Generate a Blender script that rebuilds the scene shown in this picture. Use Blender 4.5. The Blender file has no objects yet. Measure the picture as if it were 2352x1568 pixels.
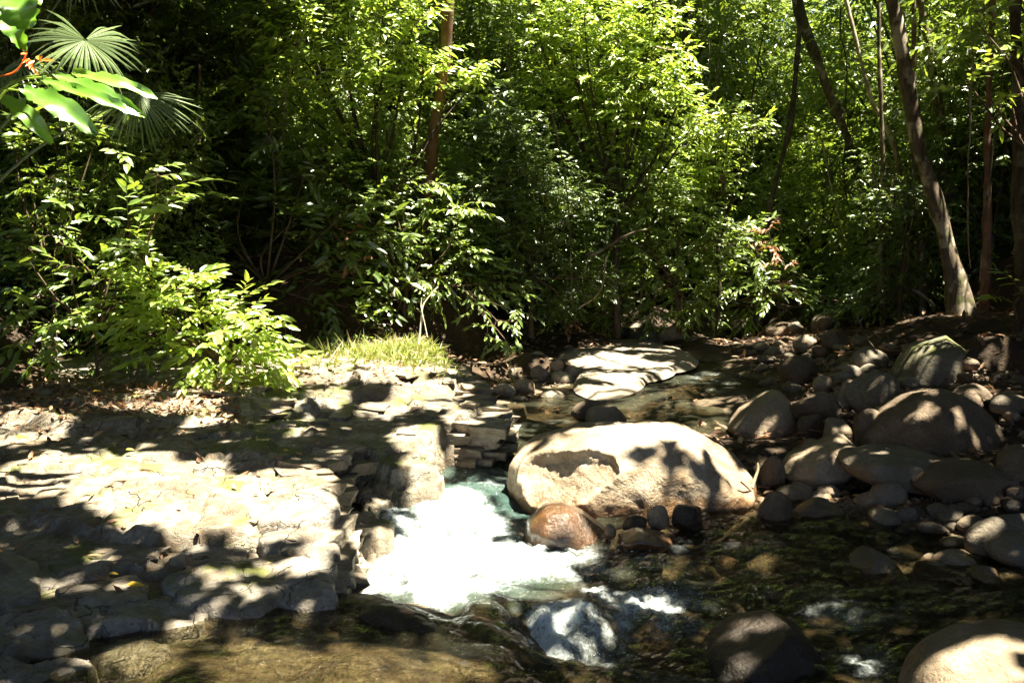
import bpy, bmesh, math, random
import numpy as np
from math import radians, sin, cos, pi

# ------------------------------------------------------------------ camera, sky, sun, exposure
SC = bpy.context.scene
COL = SC.collection
PITCH = radians(5.5); FPX = 1960.0; CZ = 1.9          # photo coordinates below are in a 2352 x 1568 frame
cam_d = bpy.data.cameras.new('camera'); cam = bpy.data.objects.new('camera', cam_d); COL.objects.link(cam)
cam.location = (0, 0, CZ); cam.rotation_euler = (radians(90) - PITCH, 0, 0)
cam_d.sensor_width = 36.0; cam_d.lens = 36.0 * FPX / 2352.0; cam_d.clip_start = 0.05; cam_d.clip_end = 600
SC.camera = cam
SUN = np.array([0.28, -0.10, 0.94]); SUN /= np.linalg.norm(SUN)   # direction towards the sun
world = bpy.data.worlds.new('World'); SC.world = world; world.use_nodes = True
wn = world.node_tree; wn.nodes.clear()
sky = wn.nodes.new('ShaderNodeTexSky'); sky.sky_type = 'NISHITA'; sky.sun_disc = False
sky.sun_elevation = math.asin(SUN[2]); sky.sun_rotation = math.atan2(SUN[0], SUN[1])
sky.air_density = 0.6; sky.dust_density = 0.6; sky.ozone_density = 0.2
bg = wn.nodes.new('ShaderNodeBackground'); bg.inputs[1].default_value = 0.05
wo = wn.nodes.new('ShaderNodeOutputWorld')
wn.links.new(sky.outputs[0], bg.inputs[0]); wn.links.new(bg.outputs[0], wo.inputs[0])
sun_d = bpy.data.lights.new('sun', 'SUN'); sun = bpy.data.objects.new('sun', sun_d); COL.objects.link(sun)
sun_d.energy = 5.0; sun_d.angle = radians(0.55); sun_d.color = (1.0, 0.925, 0.75)
sun.rotation_euler = (math.acos(SUN[2]), 0, math.atan2(SUN[1], SUN[0]) + pi / 2)
SC.view_settings.view_transform = 'Standard'; SC.view_settings.look = 'None'
SC.view_settings.exposure = 2.85; SC.view_settings.gamma = 1.0; SC.view_settings.use_curve_mapping = False
cy = SC.cycles
cy.max_bounces = 5; cy.diffuse_bounces = 2; cy.glossy_bounces = 2; cy.transmission_bounces = 4; cy.transparent_max_bounces = 8
cy.use_denoising = True
cy.caustics_reflective = False; cy.caustics_refractive = False
cy.sample_clamp_indirect = 4.0

# ------------------------------------------------------------------ helpers
def ray(px, py):
    x = (px - 1176.0) / FPX; u = (784.0 - py) / FPX
    return np.array([x, cos(PITCH) + u * sin(PITCH), -sin(PITCH) + u * cos(PITCH)])
CAM = np.array([0, 0, CZ])
def G(px, py, z):                       # point of the horizontal plane z seen at px, py
    d = ray(px, py); return CAM + d * ((z - CZ) / d[2])
def P(px, py, y):                       # point at distance y seen at px, py
    d = ray(px, py); return CAM + d * (y / d[1])
def pm(y): return FPX / y               # pixels per metre at distance y
LA, LB = 0.30, 0.075
def GL(px, py, dz=0.0):                 # point of the sloping ledge plane
    d = ray(px, py)
    t = (LA - 4 * LB + dz - CZ) / (d[2] - LB * d[1]); return CAM + d * t

def hash3(i, j, k, s):
    n = (i.astype(np.int64) * 374761393 + j.astype(np.int64) * 668265263 + k.astype(np.int64) * 2147483647 + s * 974634777) & 0x7fffffff
    n = ((n ^ (n >> 13)) * 1274126177) & 0x7fffffff
    n = (n ^ (n >> 16)) & 0xffffff
    return n / float(0xffffff)
def vnoise(p, s=0):
    p = np.asarray(p, float); f = np.floor(p); q = p - f; q = q * q * (3 - 2 * q); f = f.astype(np.int64)
    r = 0
    for a in (0, 1):
        for b in (0, 1):
            for c in (0, 1):
                w = (q[..., 0] if a else 1 - q[..., 0]) * (q[..., 1] if b else 1 - q[..., 1]) * (q[..., 2] if c else 1 - q[..., 2])
                r = r + w * hash3(f[..., 0] + a, f[..., 1] + b, f[..., 2] + c, s)
    return r * 2 - 1
def fbm(p, s=0, o=4, g=0.5):
    p = np.asarray(p, float); r = 0; a = 1.0; t = 0
    for i in range(o):
        r = r + a * vnoise(p * (2.03 ** i) + i * 17.3, s + i); t += a; a *= g
    return r / t
def xyz(x, y, z=0.0): return np.stack([x, y, np.zeros_like(x) + z], -1)
def sstep(a, b, v):
    t = np.clip((v - a) / (b - a), 0, 1); return t * t * (3 - 2 * t)
def unit(v): return v / np.maximum(np.linalg.norm(v, axis=-1, keepdims=True), 1e-9)

def make_mesh(name, V, F, smooth=True, attr=None):
    me = bpy.data.meshes.new(name)
    V = np.ascontiguousarray(V, dtype=np.float32); F = np.ascontiguousarray(F, dtype=np.int32)
    me.vertices.add(len(V)); me.vertices.foreach_set('co', V.ravel())
    k = F.shape[1]
    me.loops.add(F.size); me.loops.foreach_set('vertex_index', F.ravel())
    me.polygons.add(len(F))
    me.polygons.foreach_set('loop_start', np.arange(0, F.size, k, dtype=np.int32))
    me.polygons.foreach_set('loop_total', np.full(len(F), k, dtype=np.int32))
    me.polygons.foreach_set('use_smooth', np.full(len(F), smooth))
    if attr:
        for an, av in attr.items():
            a = me.attributes.new(an, 'FLOAT', 'POINT'); a.data.foreach_set('value', np.ascontiguousarray(av, dtype=np.float32).ravel())
    me.update(calc_edges=True)
    return me
def tag(o, label=None, cat=None, group=None, kind=None):
    if label: o['label'] = label
    if cat: o['category'] = cat
    if group: o['group'] = group
    if kind: o['kind'] = kind
    return o
def obj(name, me, mat=None, parent=None, loc=None):
    o = bpy.data.objects.new(name, me); COL.objects.link(o)
    if mat is not None and len(me.materials) == 0: me.materials.append(mat)
    if parent is not None: o.parent = parent
    if loc is not None: o.location = loc
    return o
def empty(name, loc):
    o = bpy.data.objects.new(name, None); COL.objects.link(o); o.location = loc; o.empty_display_size = 0.1; return o
def grid_faces(nx, ny):
    i = np.arange(nx * ny).reshape(ny, nx)
    return np.stack([i[:-1, :-1], i[:-1, 1:], i[1:, 1:], i[1:, :-1]], -1).reshape(-1, 4)

# ------------------------------------------------------------------ materials
class NT:
    def __init__(s, name):
        s.m = bpy.data.materials.new(name); s.m.use_nodes = True; s.t = s.m.node_tree; s.t.nodes.clear()
        s.out = s.n('ShaderNodeOutputMaterial')
    def n(s, typ, **kw):
        nd = s.t.nodes.new(typ)
        for k, v in kw.items(): setattr(nd, k, v)
        return nd
    def l(s, a, b): s.t.links.new(a, b)
    def coord(s): return s.n('ShaderNodeTexCoord').outputs['Object']
    def pos(s): return s.n('ShaderNodeNewGeometry').outputs['Position']
    def noise(s, vec, scale, detail=5, rough=0.6, dist=0.0):
        nd = s.n('ShaderNodeTexNoise'); nd.inputs['Scale'].default_value = scale; nd.inputs['Detail'].default_value = detail
        nd.inputs['Roughness'].default_value = rough; nd.inputs['Distortion'].default_value = dist
        s.l(vec, nd.inputs['Vector']); return nd.outputs['Fac']
    def ramp(s, fac, stops):
        r = s.n('ShaderNodeValToRGB'); e = r.color_ramp.elements
        while len(e) < len(stops): e.new(0.5)
        for k, (p, c) in enumerate(stops):
            e[k].position = p; e[k].color = (c, c, c, 1) if not hasattr(c, '__len__') else (*c, 1)
        s.l(fac, r.inputs[0]); return r.outputs[0]
    def mix(s, f, a, b, mode='MIX'):
        nd = s.n('ShaderNodeMix', data_type='RGBA', blend_type=mode)
        for sock, v in ((nd.inputs[0], f), (nd.inputs[6], a), (nd.inputs[7], b)):
            if isinstance(v, (int, float)): sock.default_value = v
            elif isinstance(v, tuple): sock.default_value = (*v, 1)
            else: s.l(v, sock)
        return nd.outputs[2]
    def math(s, op, a, b=0.0, clamp=False):
        nd = s.n('ShaderNodeMath', operation=op, use_clamp=clamp)
        for k, v in ((0, a), (1, b)):
            if isinstance(v, (int, float)): nd.inputs[k].default_value = v
            else: s.l(v, nd.inputs[k])
        return nd.outputs[0]
    def bump(s, h, strength, dist=0.02):
        nd = s.n('ShaderNodeBump'); nd.inputs['Strength'].default_value = strength; nd.inputs['Distance'].default_value = dist
        s.l(h, nd.inputs['Height']); return nd.outputs[0]
    def scaled(s, vec, sc):
        nd = s.n('ShaderNodeMapping'); nd.inputs['Scale'].default_value = sc; s.l(vec, nd.inputs[0]); return nd.outputs[0]
    def principled(s, color, rough=0.7, normal=None, spec=0.5, coat=0.0):
        b = s.n('ShaderNodeBsdfPrincipled')
        if isinstance(color, tuple): b.inputs['Base Color'].default_value = (*color, 1)
        else: s.l(color, b.inputs['Base Color'])
        if isinstance(rough, (int, float)): b.inputs['Roughness'].default_value = rough
        else: s.l(rough, b.inputs['Roughness'])
        b.inputs['Specular IOR Level'].default_value = spec
        b.inputs['Coat Weight'].default_value = coat; b.inputs['Coat Roughness'].default_value = 0.12
        if normal is not None: s.l(normal, b.inputs['Normal'])
        return b.outputs[0]
    def done(s, sh): s.l(sh, s.out.inputs[0]); return s.m

def rock_mat(name, dark, mid, light, stain=None, stain_amt=0.5, rough=0.8, moss=0.0, coat=0.0, scale=1.0, bump=0.5, cracks=0.0, wet=None):
    t = NT(name); v = t.pos()
    big = t.noise(v, 1.7 * scale, 6, 0.62, 0.4); fine = t.noise(v, 26 * scale, 6, 0.7); mid_n = t.noise(v, 7 * scale, 5, 0.6, 0.6)
    c = t.ramp(big, [(0.30, dark), (0.5, mid), (0.72, light)])
    c = t.mix(t.ramp(fine, [(0.35, 0.55), (0.6, 0.0)]), c, dark)
    if stain:
        c = t.mix(t.math('MULTIPLY', t.ramp(mid_n, [(0.45, 0.0), (0.62, 1.0)]), stain_amt), c, stain)
    h = t.math('ADD', t.math('MULTIPLY', mid_n, 1.0), t.math('MULTIPLY', fine, 0.35))
    if cracks:
        w = t.n('ShaderNodeTexVoronoi', feature='DISTANCE_TO_EDGE'); w.inputs['Scale'].default_value = cracks
        vv = t.n('ShaderNodeVectorMath', operation='ADD'); t.l(v, vv.inputs[0])
        nn = t.n('ShaderNodeTexNoise'); nn.inputs['Scale'].default_value = 4.0; nn.inputs['Detail'].default_value = 4
        t.l(v, nn.inputs['Vector'])
        sc_ = t.n('ShaderNodeVectorMath', operation='SCALE'); sc_.inputs['Scale'].default_value = 0.35; t.l(nn.outputs['Color'], sc_.inputs[0])
        t.l(sc_.outputs[0], vv.inputs[1]); t.l(vv.outputs[0], w.inputs['Vector'])
        cr = t.math('MAXIMUM', t.ramp(w.outputs['Distance'], [(0.0, 0.0), (0.010, 1.0)]), t.ramp(t.noise(v, 1.9, 4, 0.6), [(0.47, 0.0), (0.55, 1.0)]))
        c = t.mix(t.math('MULTIPLY', t.math('SUBTRACT', 1.0, cr), 0.75), c, tuple(d * 0.35 for d in dark))
        h = t.math('ADD', h, t.math('MULTIPLY', cr, 0.5))
    if moss > 0:
        nz = t.n('ShaderNodeSeparateXYZ'); t.l(t.n('ShaderNodeNewGeometry').outputs['Normal'], nz.inputs[0])
        up = t.ramp(nz.outputs[2], [(0.35, 0.0), (0.75, 1.0)])
        mn = t.noise(v, 2.3, 6, 0.65)
        mk = t.math('MULTIPLY', t.ramp(mn, [(0.62 - 0.25 * moss, 0.0), (0.70 - 0.2 * moss, 1.0)]), up)
        c = t.mix(t.math('MULTIPLY', mk, 0.85), c, t.mix(fine, (0.05, 0.07, 0.01), (0.17, 0.18, 0.03)))
    pit = t.noise(v, 60 * scale, 3, 0.6)
    c = t.mix(t.ramp(pit, [(0.30, 0.7), (0.40, 0.0)]), c, tuple(d * 0.5 for d in dark))
    h = t.math('ADD', h, t.math('MULTIPLY', pit, 0.2)); rg = rough
    if wet:                                     # algae and water stain up to a wavering splash line
        sz = t.n('ShaderNodeSeparateXYZ'); t.l(v, sz.inputs[0])
        wl = t.math('ADD', sz.outputs[2], t.math('MULTIPLY', t.math('SUBTRACT', mid_n, 0.5), 0.55))
        wk = t.ramp(wl, [(wet, 1.0), (wet + 0.10, 0.0)])
        c = t.mix(t.math('MULTIPLY', wk, 0.85), c, t.mix(fine, (0.05, 0.025, 0.010), (0.19, 0.10, 0.04)))
        rg = t.math('SUBTRACT', rough, t.math('MULTIPLY', wk, rough - 0.3))
    return t.done(t.principled(c, rg, t.bump(h, bump, 0.045), 0.4, coat))

M = {}
M['pale_boulder'] = rock_mat('pale_boulder_rock', (0.15, 0.105, 0.06), (0.33, 0.27, 0.19), (0.48, 0.42, 0.33), (0.20, 0.115, 0.05), 0.55, 0.75, bump=0.7, wet=0.15)
M['brown_rock'] = rock_mat('brown_rock', (0.06, 0.042, 0.026), (0.15, 0.108, 0.07), (0.25, 0.19, 0.13), (0.10, 0.07, 0.045), 0.6, 0.8, bump=0.8, wet=0.06)
M['grey_rock'] = rock_mat('grey_rock', (0.085, 0.07, 0.05), (0.185, 0.155, 0.115), (0.28, 0.24, 0.18), (0.13, 0.10, 0.065), 0.5, 0.8, bump=0.7, wet=0.06)
M['tan_rock'] = rock_mat('tan_rock', (0.12, 0.09, 0.055), (0.26, 0.205, 0.135), (0.40, 0.33, 0.24), (0.21, 0.15, 0.10), 0.5, 0.75, bump=0.6, wet=0.05)
M['orange_rock'] = rock_mat('wet_orange_rock', (0.04, 0.02, 0.008), (0.12, 0.053, 0.017), (0.20, 0.10, 0.033), (0.06, 0.035, 0.02), 0.8, 0.3, coat=0.8, bump=0.7)
M['dark_wet'] = rock_mat('dark_wet_rock', (0.014, 0.010, 0.007), (0.032, 0.022, 0.014), (0.06, 0.042, 0.027), (0.03, 0.025, 0.02), 0.5, 0.45, coat=0.0, bump=0.9)
M['mossy'] = rock_mat('mossy_rock', (0.06, 0.05, 0.04), (0.17, 0.15, 0.11), (0.30, 0.27, 0.21), (0.10, 0.09, 0.06), 0.5, 0.85, moss=0.6)
M['ledge'] = rock_mat('ledge_limestone', (0.11, 0.085, 0.055), (0.27, 0.24, 0.185), (0.43, 0.395, 0.33), (0.12, 0.08, 0.045), 0.75, 0.7, moss=0.40, cracks=2.6, bump=1.0, scale=1.4)
M['slab'] = rock_mat('slab_limestone', (0.12, 0.10, 0.075), (0.27, 0.245, 0.205), (0.42, 0.39, 0.345), (0.11, 0.08, 0.05), 0.7, 0.55, cracks=3.0, bump=1.0, moss=0.1)
M['block'] = rock_mat('broken_ledge_rock', (0.13, 0.10, 0.07), (0.29, 0.25, 0.185), (0.43, 0.39, 0.31), (0.14, 0.10, 0.06), 0.6, 0.8, moss=0.25, bump=0.8)
M['pale_shelf'] = rock_mat('pale_shelf_rock', (0.16, 0.13, 0.09), (0.27, 0.23, 0.17), (0.36, 0.31, 0.24), (0.16, 0.11, 0.06), 0.3, 0.8, bump=0.4)

def ground_mat():
    t = NT('forest_floor'); v = t.pos()
    a = t.noise(v, 3.0, 6, 0.65); b = t.noise(v, 30, 5, 0.7)
    c = t.ramp(a, [(0.3, (0.03, 0.02, 0.012)), (0.55, (0.075, 0.048, 0.028)), (0.75, (0.14, 0.09, 0.05))])
    c = t.mix(t.ramp(b, [(0.4, 0.6), (0.6, 0.0)]), c, (0.02, 0.013, 0.008))
    return t.done(t.principled(c, 0.95, t.bump(t.math('ADD', a, b), 0.8, 0.04), 0.2))
M['ground'] = ground_mat()
def bed_mat():
    t = NT('stream_bed_rock'); v = t.pos()
    a = t.noise(v, 2.2, 6, 0.65, 0.5); b = t.noise(v, 14, 5, 0.7)
    c = t.ramp(a, [(0.3, (0.055, 0.035, 0.018)), (0.5, (0.16, 0.11, 0.055)), (0.72, (0.28, 0.215, 0.12))])
    c = t.mix(t.ramp(b, [(0.38, 0.7), (0.6, 0.0)]), c, (0.05, 0.035, 0.02))
    return t.done(t.principled(c, 0.6, t.bump(t.math('ADD', a, b), 0.8, 0.05), 0.4))
M['bed'] = bed_mat()

def leaf_mat(name, c1, c2, c3, rough=0.32, trans=0.45, ttint=(0.30, 0.45, 0.03), spec=0.5, attr=False):
    t = NT(name); g = t.n('ShaderNodeNewGeometry'); oi = t.n('ShaderNodeObjectInfo')
    rnd = t.math('FRACT', t.math('ADD', g.outputs['Random Per Island'], oi.outputs['Random'])) if attr else g.outputs['Random Per Island']
    c = t.ramp(rnd, [(0.0, c1), (0.55, c2), (0.97, c3)])
    nz = t.noise(t.pos(), 40, 3)
    rg = t.math('ADD', rough, t.math('MULTIPLY', nz, 0.16))
    p = t.principled(c, rg, None, min(1.0, spec + .35))
    tr = t.n('ShaderNodeBsdfTranslucent'); t.l(t.mix(1.0, t.mix(0.5, c, ttint), (trans, trans, trans), 'MULTIPLY'), tr.inputs[0])
    mx = t.n('ShaderNodeAddShader'); t.l(p, mx.inputs[0]); t.l(tr.outputs[0], mx.inputs[1])     # a leaf reflects a part and lets a part through
    return t.done(mx.outputs[0])
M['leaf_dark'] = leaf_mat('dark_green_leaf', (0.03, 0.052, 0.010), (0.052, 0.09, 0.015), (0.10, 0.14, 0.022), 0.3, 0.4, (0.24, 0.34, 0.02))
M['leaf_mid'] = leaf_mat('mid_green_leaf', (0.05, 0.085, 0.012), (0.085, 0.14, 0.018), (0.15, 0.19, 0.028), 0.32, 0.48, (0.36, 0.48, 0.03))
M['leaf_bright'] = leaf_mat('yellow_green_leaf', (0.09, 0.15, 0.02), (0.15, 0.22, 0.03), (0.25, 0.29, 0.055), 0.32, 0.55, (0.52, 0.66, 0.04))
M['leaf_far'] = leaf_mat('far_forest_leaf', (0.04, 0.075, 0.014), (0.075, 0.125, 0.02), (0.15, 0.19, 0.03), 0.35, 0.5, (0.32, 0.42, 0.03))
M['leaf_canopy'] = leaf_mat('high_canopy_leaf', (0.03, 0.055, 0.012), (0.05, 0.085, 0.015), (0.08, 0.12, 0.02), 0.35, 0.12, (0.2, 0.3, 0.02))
M['leaf_helic'] = leaf_mat('broad_banana_leaf', (0.07, 0.16, 0.015), (0.09, 0.20, 0.02), (0.13, 0.24, 0.03), 0.28, 0.5, (0.26, 0.50, 0.02), 0.6, True)
M['leaf_fan'] = leaf_mat('fan_palm_leaf', (0.07, 0.11, 0.035), (0.10, 0.15, 0.05), (0.14, 0.19, 0.07), 0.3, 0.25, (0.2, 0.3, 0.05), 0.7, True)
M['grass'] = leaf_mat('grass_blade', (0.10, 0.13, 0.02), (0.17, 0.20, 0.03), (0.30, 0.26, 0.09), 0.5, 0.5, (0.4, 0.5, 0.05))
M['litter'] = leaf_mat('fallen_leaf', (0.10, 0.05, 0.025), (0.20, 0.11, 0.055), (0.36, 0.22, 0.12), 0.6, 0.15, (0.3, 0.15, 0.05), 0.3)
M['dry_leaf'] = leaf_mat('dry_hanging_leaf', (0.16, 0.07, 0.035), (0.28, 0.13, 0.06), (0.4, 0.22, 0.11), 0.6, 0.35, (0.5, 0.2, 0.06), 0.3)
M['yellow_leaf'] = leaf_mat('yellow_fallen_leaf', (0.55, 0.33, 0.02), (0.6, 0.40, 0.03), (0.62, 0.36, 0.02), 0.5, 0.2, (0.6, 0.4, 0.02), 0.3, True)
M['flower'] = leaf_mat('orange_flower_bract', (0.65, 0.09, 0.012), (0.75, 0.13, 0.015), (0.8, 0.2, 0.02), 0.4, 0.4, (0.8, 0.2, 0.02), 0.4, True)
def bark_mat(name, dark, light, patch, moss=0.3):
    t = NT(name); v = t.pos()
    a = t.noise(t.scaled(v, (1, 1, 0.25)), 18, 5, 0.65); b = t.noise(v, 3.5, 5, 0.6); b2 = t.noise(v, 5.5, 4, 0.6)
    c = t.ramp(a, [(0.35, dark), (0.65, light)])
    c = t.mix(t.ramp(b, [(0.52, 0.0), (0.60, 0.9)]), c, patch)
    c = t.mix(t.math('MULTIPLY', t.ramp(b2, [(0.55, 0.0), (0.65, 1.0)]), moss), c, (0.08, 0.10, 0.02))
    return t.done(t.principled(c, 0.9, t.bump(a, 0.7, 0.02), 0.2))
M['bark_mottled'] = bark_mat('mottled_bark', (0.06, 0.045, 0.03), (0.17, 0.13, 0.09), (0.38, 0.33, 0.24), 0.6)
M['bark_dark'] = bark_mat('dark_bark', (0.03, 0.022, 0.016), (0.08, 0.06, 0.042), (0.12, 0.10, 0.07), 0.5)
M['bark_red'] = bark_mat('reddish_bark', (0.10, 0.05, 0.03), (0.22, 0.115, 0.07), (0.20, 0.13, 0.09), 0.15)
M['bark_pale'] = bark_mat('pale_bark', (0.18, 0.14, 0.09), (0.34, 0.28, 0.19), (0.45, 0.40, 0.31), 0.3)
M['twig'] = bark_mat('twig_bark', (0.06, 0.04, 0.025), (0.14, 0.095, 0.06), (0.16, 0.12, 0.08), 0.2)

def water_mat():
    t = NT('stream_water'); v = t.pos()
    at = t.n('ShaderNodeAttribute'); at.attribute_name = 'foam'; foam = at.outputs['Fac']
    at2 = t.n('ShaderNodeAttribute'); at2.attribute_name = 'murk'; murk = at2.outputs['Fac']
    f1 = t.noise(v, 9, 8, 0.75, 1.2); f2 = t.noise(v, 60, 4, 0.7)
    fm = t.math('ADD', foam, t.math('MULTIPLY', t.math('SUBTRACT', t.math('ADD', t.math('MULTIPLY', f1, 0.7), t.math('MULTIPLY', f2, 0.3)), 0.5), 2.3))
    fm = t.ramp(fm, [(0.18, 0.0), (0.5, 0.05), (0.75, 0.28), (1.0, 1.0)])
    fm = t.math('MULTIPLY', fm, t.ramp(foam, [(0.02, 0.0), (0.15, 1.0)]))
    rip = t.noise(t.scaled(v, (1.0, 2.2, 1.0)), 9, 5, 0.6, 0.5); rip2 = t.noise(v, 62, 3, 0.6)
    h = t.math('ADD', rip, t.math('MULTIPLY', rip2, 0.42))
    nrm = t.bump(h, 0.9, 0.06)
    fr = t.n('ShaderNodeFresnel'); fr.inputs['IOR'].default_value = 1.33; t.l(nrm, fr.inputs['Normal'])
    gl = t.n('ShaderNodeBsdfGlossy'); gl.inputs['Roughness'].default_value = 0.06; t.l(nrm, gl.inputs['Normal'])
    tr = t.n('ShaderNodeBsdfTransparent'); tr.inputs[0].default_value = (0.72, 0.70, 0.58, 1)
    df = t.n('ShaderNodeBsdfDiffuse'); t.l(t.ramp(murk, [(0.28, (0.085, 0.088, 0.055)), (0.7, (0.055, 0.10, 0.085))]), df.inputs[0]); t.l(nrm, df.inputs['Normal'])
    body = t.n('ShaderNodeMixShader'); t.l(murk, body.inputs[0]); t.l(tr.outputs[0], body.inputs[1]); t.l(df.outputs[0], body.inputs[2])
    wat = t.n('ShaderNodeMixShader'); t.l(fr.outputs[0], wat.inputs[0]); t.l(body.outputs[0], wat.inputs[1]); t.l(gl.outputs[0], wat.inputs[2])
    fd = t.principled((0.70, 0.77, 0.76), 0.6, t.bump(t.math('ADD', f1, f2), 0.6, 0.03), 0.3)
    mx = t.n('ShaderNodeMixShader'); t.l(fm, mx.inputs[0]); t.l(wat.outputs[0], mx.inputs[1]); t.l(fd, mx.inputs[2])
    return t.done(mx.outputs[0])
M['water'] = water_mat()
def plain(name, c, rough=0.5):
    t = NT(name); return t.done(t.principled(c, rough))
M['spray'] = plain('white_spray', (0.85, 0.88, 0.88), 0.25)

# ------------------------------------------------------------------ terrain fields
def idw(pts, x, y, p=3.5, eps=0.05):
    q_ = xyz(x, y); x, y = x + .07 * fbm(q_ * 2.7, 201, 3), y + .07 * fbm(q_ * 2.7, 207, 3)
    num = np.zeros_like(x); den = np.zeros_like(x); dm = np.full_like(x, 1e9)
    for (a, b, c) in pts:
        d2 = (x - a) ** 2 + (y - b) ** 2 + eps * eps
        w = d2 ** (-p / 2); num += w * c; den += w; dm = np.minimum(dm, d2)
    return num / den, np.sqrt(dm)
def GP(lst): return [tuple(G(*q)) for q in lst]
GROUND_PTS = GP([(1000, 1250, -.35), (1200, 1350, -.35), (900, 1350, -.35), (1100, 1150, -.2), (1080, 1070, 0.02), (1250, 960, .12), (1250, 900, .22),
    (1500, 880, .18), (1640, 800, .33), (1600, 930, .12), (1400, 1000, .05), (1650, 770, .4), (1480, 765, .62), (1560, 752, .72), (1680, 745, .66), (1760, 765, .58),
    (1400, 800, .45), (1300, 850, .33), (1190, 880, .30), (1110, 900, .34), (1100, 830, .50), (1250, 800, .58), (1350, 765, .72), (1150, 960, .16),
    (1690, 995, .24), (1720, 900, .38), (1790, 830, .48), (1800, 775, .62), (1850, 1010, .34), (1950, 930, .52), (2050, 870, .66), (2150, 800, .92), (2215, 722, 1.2),
    (2000, 760, .85), (1900, 752, .75), (2345, 900, .6), (2340, 1050, .5), (2200, 1150, .24), (2000, 1150, .15), (1800, 1180, .06),
    (1600, 1250, -.12), (1900, 1300, -.05), (2200, 1300, .02), (2330, 1250, .18), (1700, 1450, -.2), (2000, 1500, -.15), (2300, 1500, .05), (1500, 1400, -.15),
    (1300, 1500, -.35), (1400, 1450, -.3), (1300, 1540, -.35), (1210, 1500, -.3), (1450, 1530, -.3), (1260, 1460, -.25), (1100, 1566, .08), (1400, 1600, -.2), (1250, 1600, -.1), (800, 1500, .2), (1000, 1500, .14), (1110, 1500, .1), (850, 1392, .2), (600, 1460, .22), (400, 1540, .24),
    (950, 1420, .16), (1120, 1380, .05), (1200, 1385, .05), (1250, 1370, .05), (1330, 1375, .02), (1180, 1430, -.12), (1230, 1420, -.15), (1300, 1420, -.15), (1050, 1440, .1), (1500, 1210, .04), (1700, 1150, .1)]) + \
    [(-4, 9.3, .75), (-1.6, 10.9, .85), (-3, 12, 2.0), (-1, 12.6, 1.7), (.3, 11.6, .62), (1.0, 14.6, .9), (-6, 9, 1.4), (-8, 8, 2.5), (-6, 13, 4.2), (-2, 9, .3), (-3, 6, -.1), (-1.5, 6, -.2),
     (-3, 4, -.1), (-2, 3, .0), (5.0, 5, .8), (4.6, 7.4, .75), (5.0, 8.6, 1.15), (5.4, 6.4, 1.0), (6.6, 7.5, 1.9), (7.2, 9.5, 2.0), (7.6, 12, 2.0), (2.6, 16.4, 1.0), (6, 17, 1.2), (3.2, 2.4, .1), (0, 1.8, 0.1), (-3, 1.5, .2), (-5, 4, .5), (-6, 6, .9)]
def ground_z(x, y):
    z, dm = idw(GROUND_PTS, x, y)
    xs = np.interp(y, [0, 6, 14, 20, 30, 60], [0.3, .5, 3.2, 5.5, 9, 20])
    d = np.maximum(0, np.abs(x - xs) - 3.2)
    hill = .75 + .04 * (y - 14) + .42 * d + .30 * np.maximum(0, y - 21)
    hill = np.minimum(hill, 9 + .12 * (hill - 9))
    w = sstep(1.6, 4.0, dm)
    z = z * (1 - w) + hill * w
    q = xyz(x, y)
    z = z + .05 * fbm(q * 1.6, 3) * (1 + w) + .025 * fbm(q * 6, 9)
    return z
WATER_PTS = GP([(950, 1330, 0), (1100, 1300, .02), (1050, 1200, .06), (1200, 1200, .05), (1250, 1260, .03), (880, 1300, 0), (820, 1350, 0), (1050, 1130, .13), (1150, 1110, .13), (1080, 1070, .2),
    (1050, 1040, .23), (1150, 1000, .26), (1250, 960, .29), (1180, 940, .29), (1600, 930, .3), (1500, 880, .33), (1640, 862, .35), (1660, 835, .42), (1700, 800, .45), (1650, 770, .5), (1560, 768, .5), (1720, 765, .52),
    (1450, 1210, .1), (1650, 1200, .12), (1900, 1180, .14), (2200, 1170, .15), (1500, 1290, .06), (1800, 1300, .08), (2100, 1300, .1), (2300, 1290, .12),
    (1550, 1400, -.03), (1800, 1450, -.02), (2100, 1450, .03), (1950, 1540, -.05), (1110, 1375, .14), (1000, 1395, .03), (1250, 1370, .15), (1350, 1370, .12), (1450, 1390, 0), (1350, 1430, .02), (1300, 1490, -.12), (1220, 1480, -.09), (1450, 1480, -.1), (960, 1398, .02), (1020, 1425, .02), (1150, 1440, .1),
    (1250, 1525, -.14), (1400, 1520, -.13), (1600, 1560, -.1), (800, 1385, .27), (870, 1390, .25), (600, 1440, .285), (400, 1520, .3), (930, 1412, .22), (1000, 1445, .2), (1090, 1430, .17), (800, 1540, .27), (1000, 1520, .21),
    (1100, 1500, .17), (1140, 1545, .16), (1250, 1590, -.02)]) + [(5, 18, .6), (6, 22, .8), (0, 2.4, .2), (2, 2.4, -.1), (-1.5, 2.4, .32), (4, 4, .12)]
def ell(x, y, lst, surf):                       # union of soft ellipses given in photo coordinates on a surface
    v = np.zeros_like(x)
    for (px, py, rx, ry, z, a) in lst:
        c = surf(px, py, z); ex = abs(surf(px + rx, py, z)[0] - c[0]); ey = abs(surf(px, py - ry, z)[1] - c[1])
        r = np.sqrt(((x - c[0]) / ex) ** 2 + ((y - c[1]) / ey) ** 2)
        v = np.maximum(v, a * sstep(1.55, .45, r))
    return v
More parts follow.
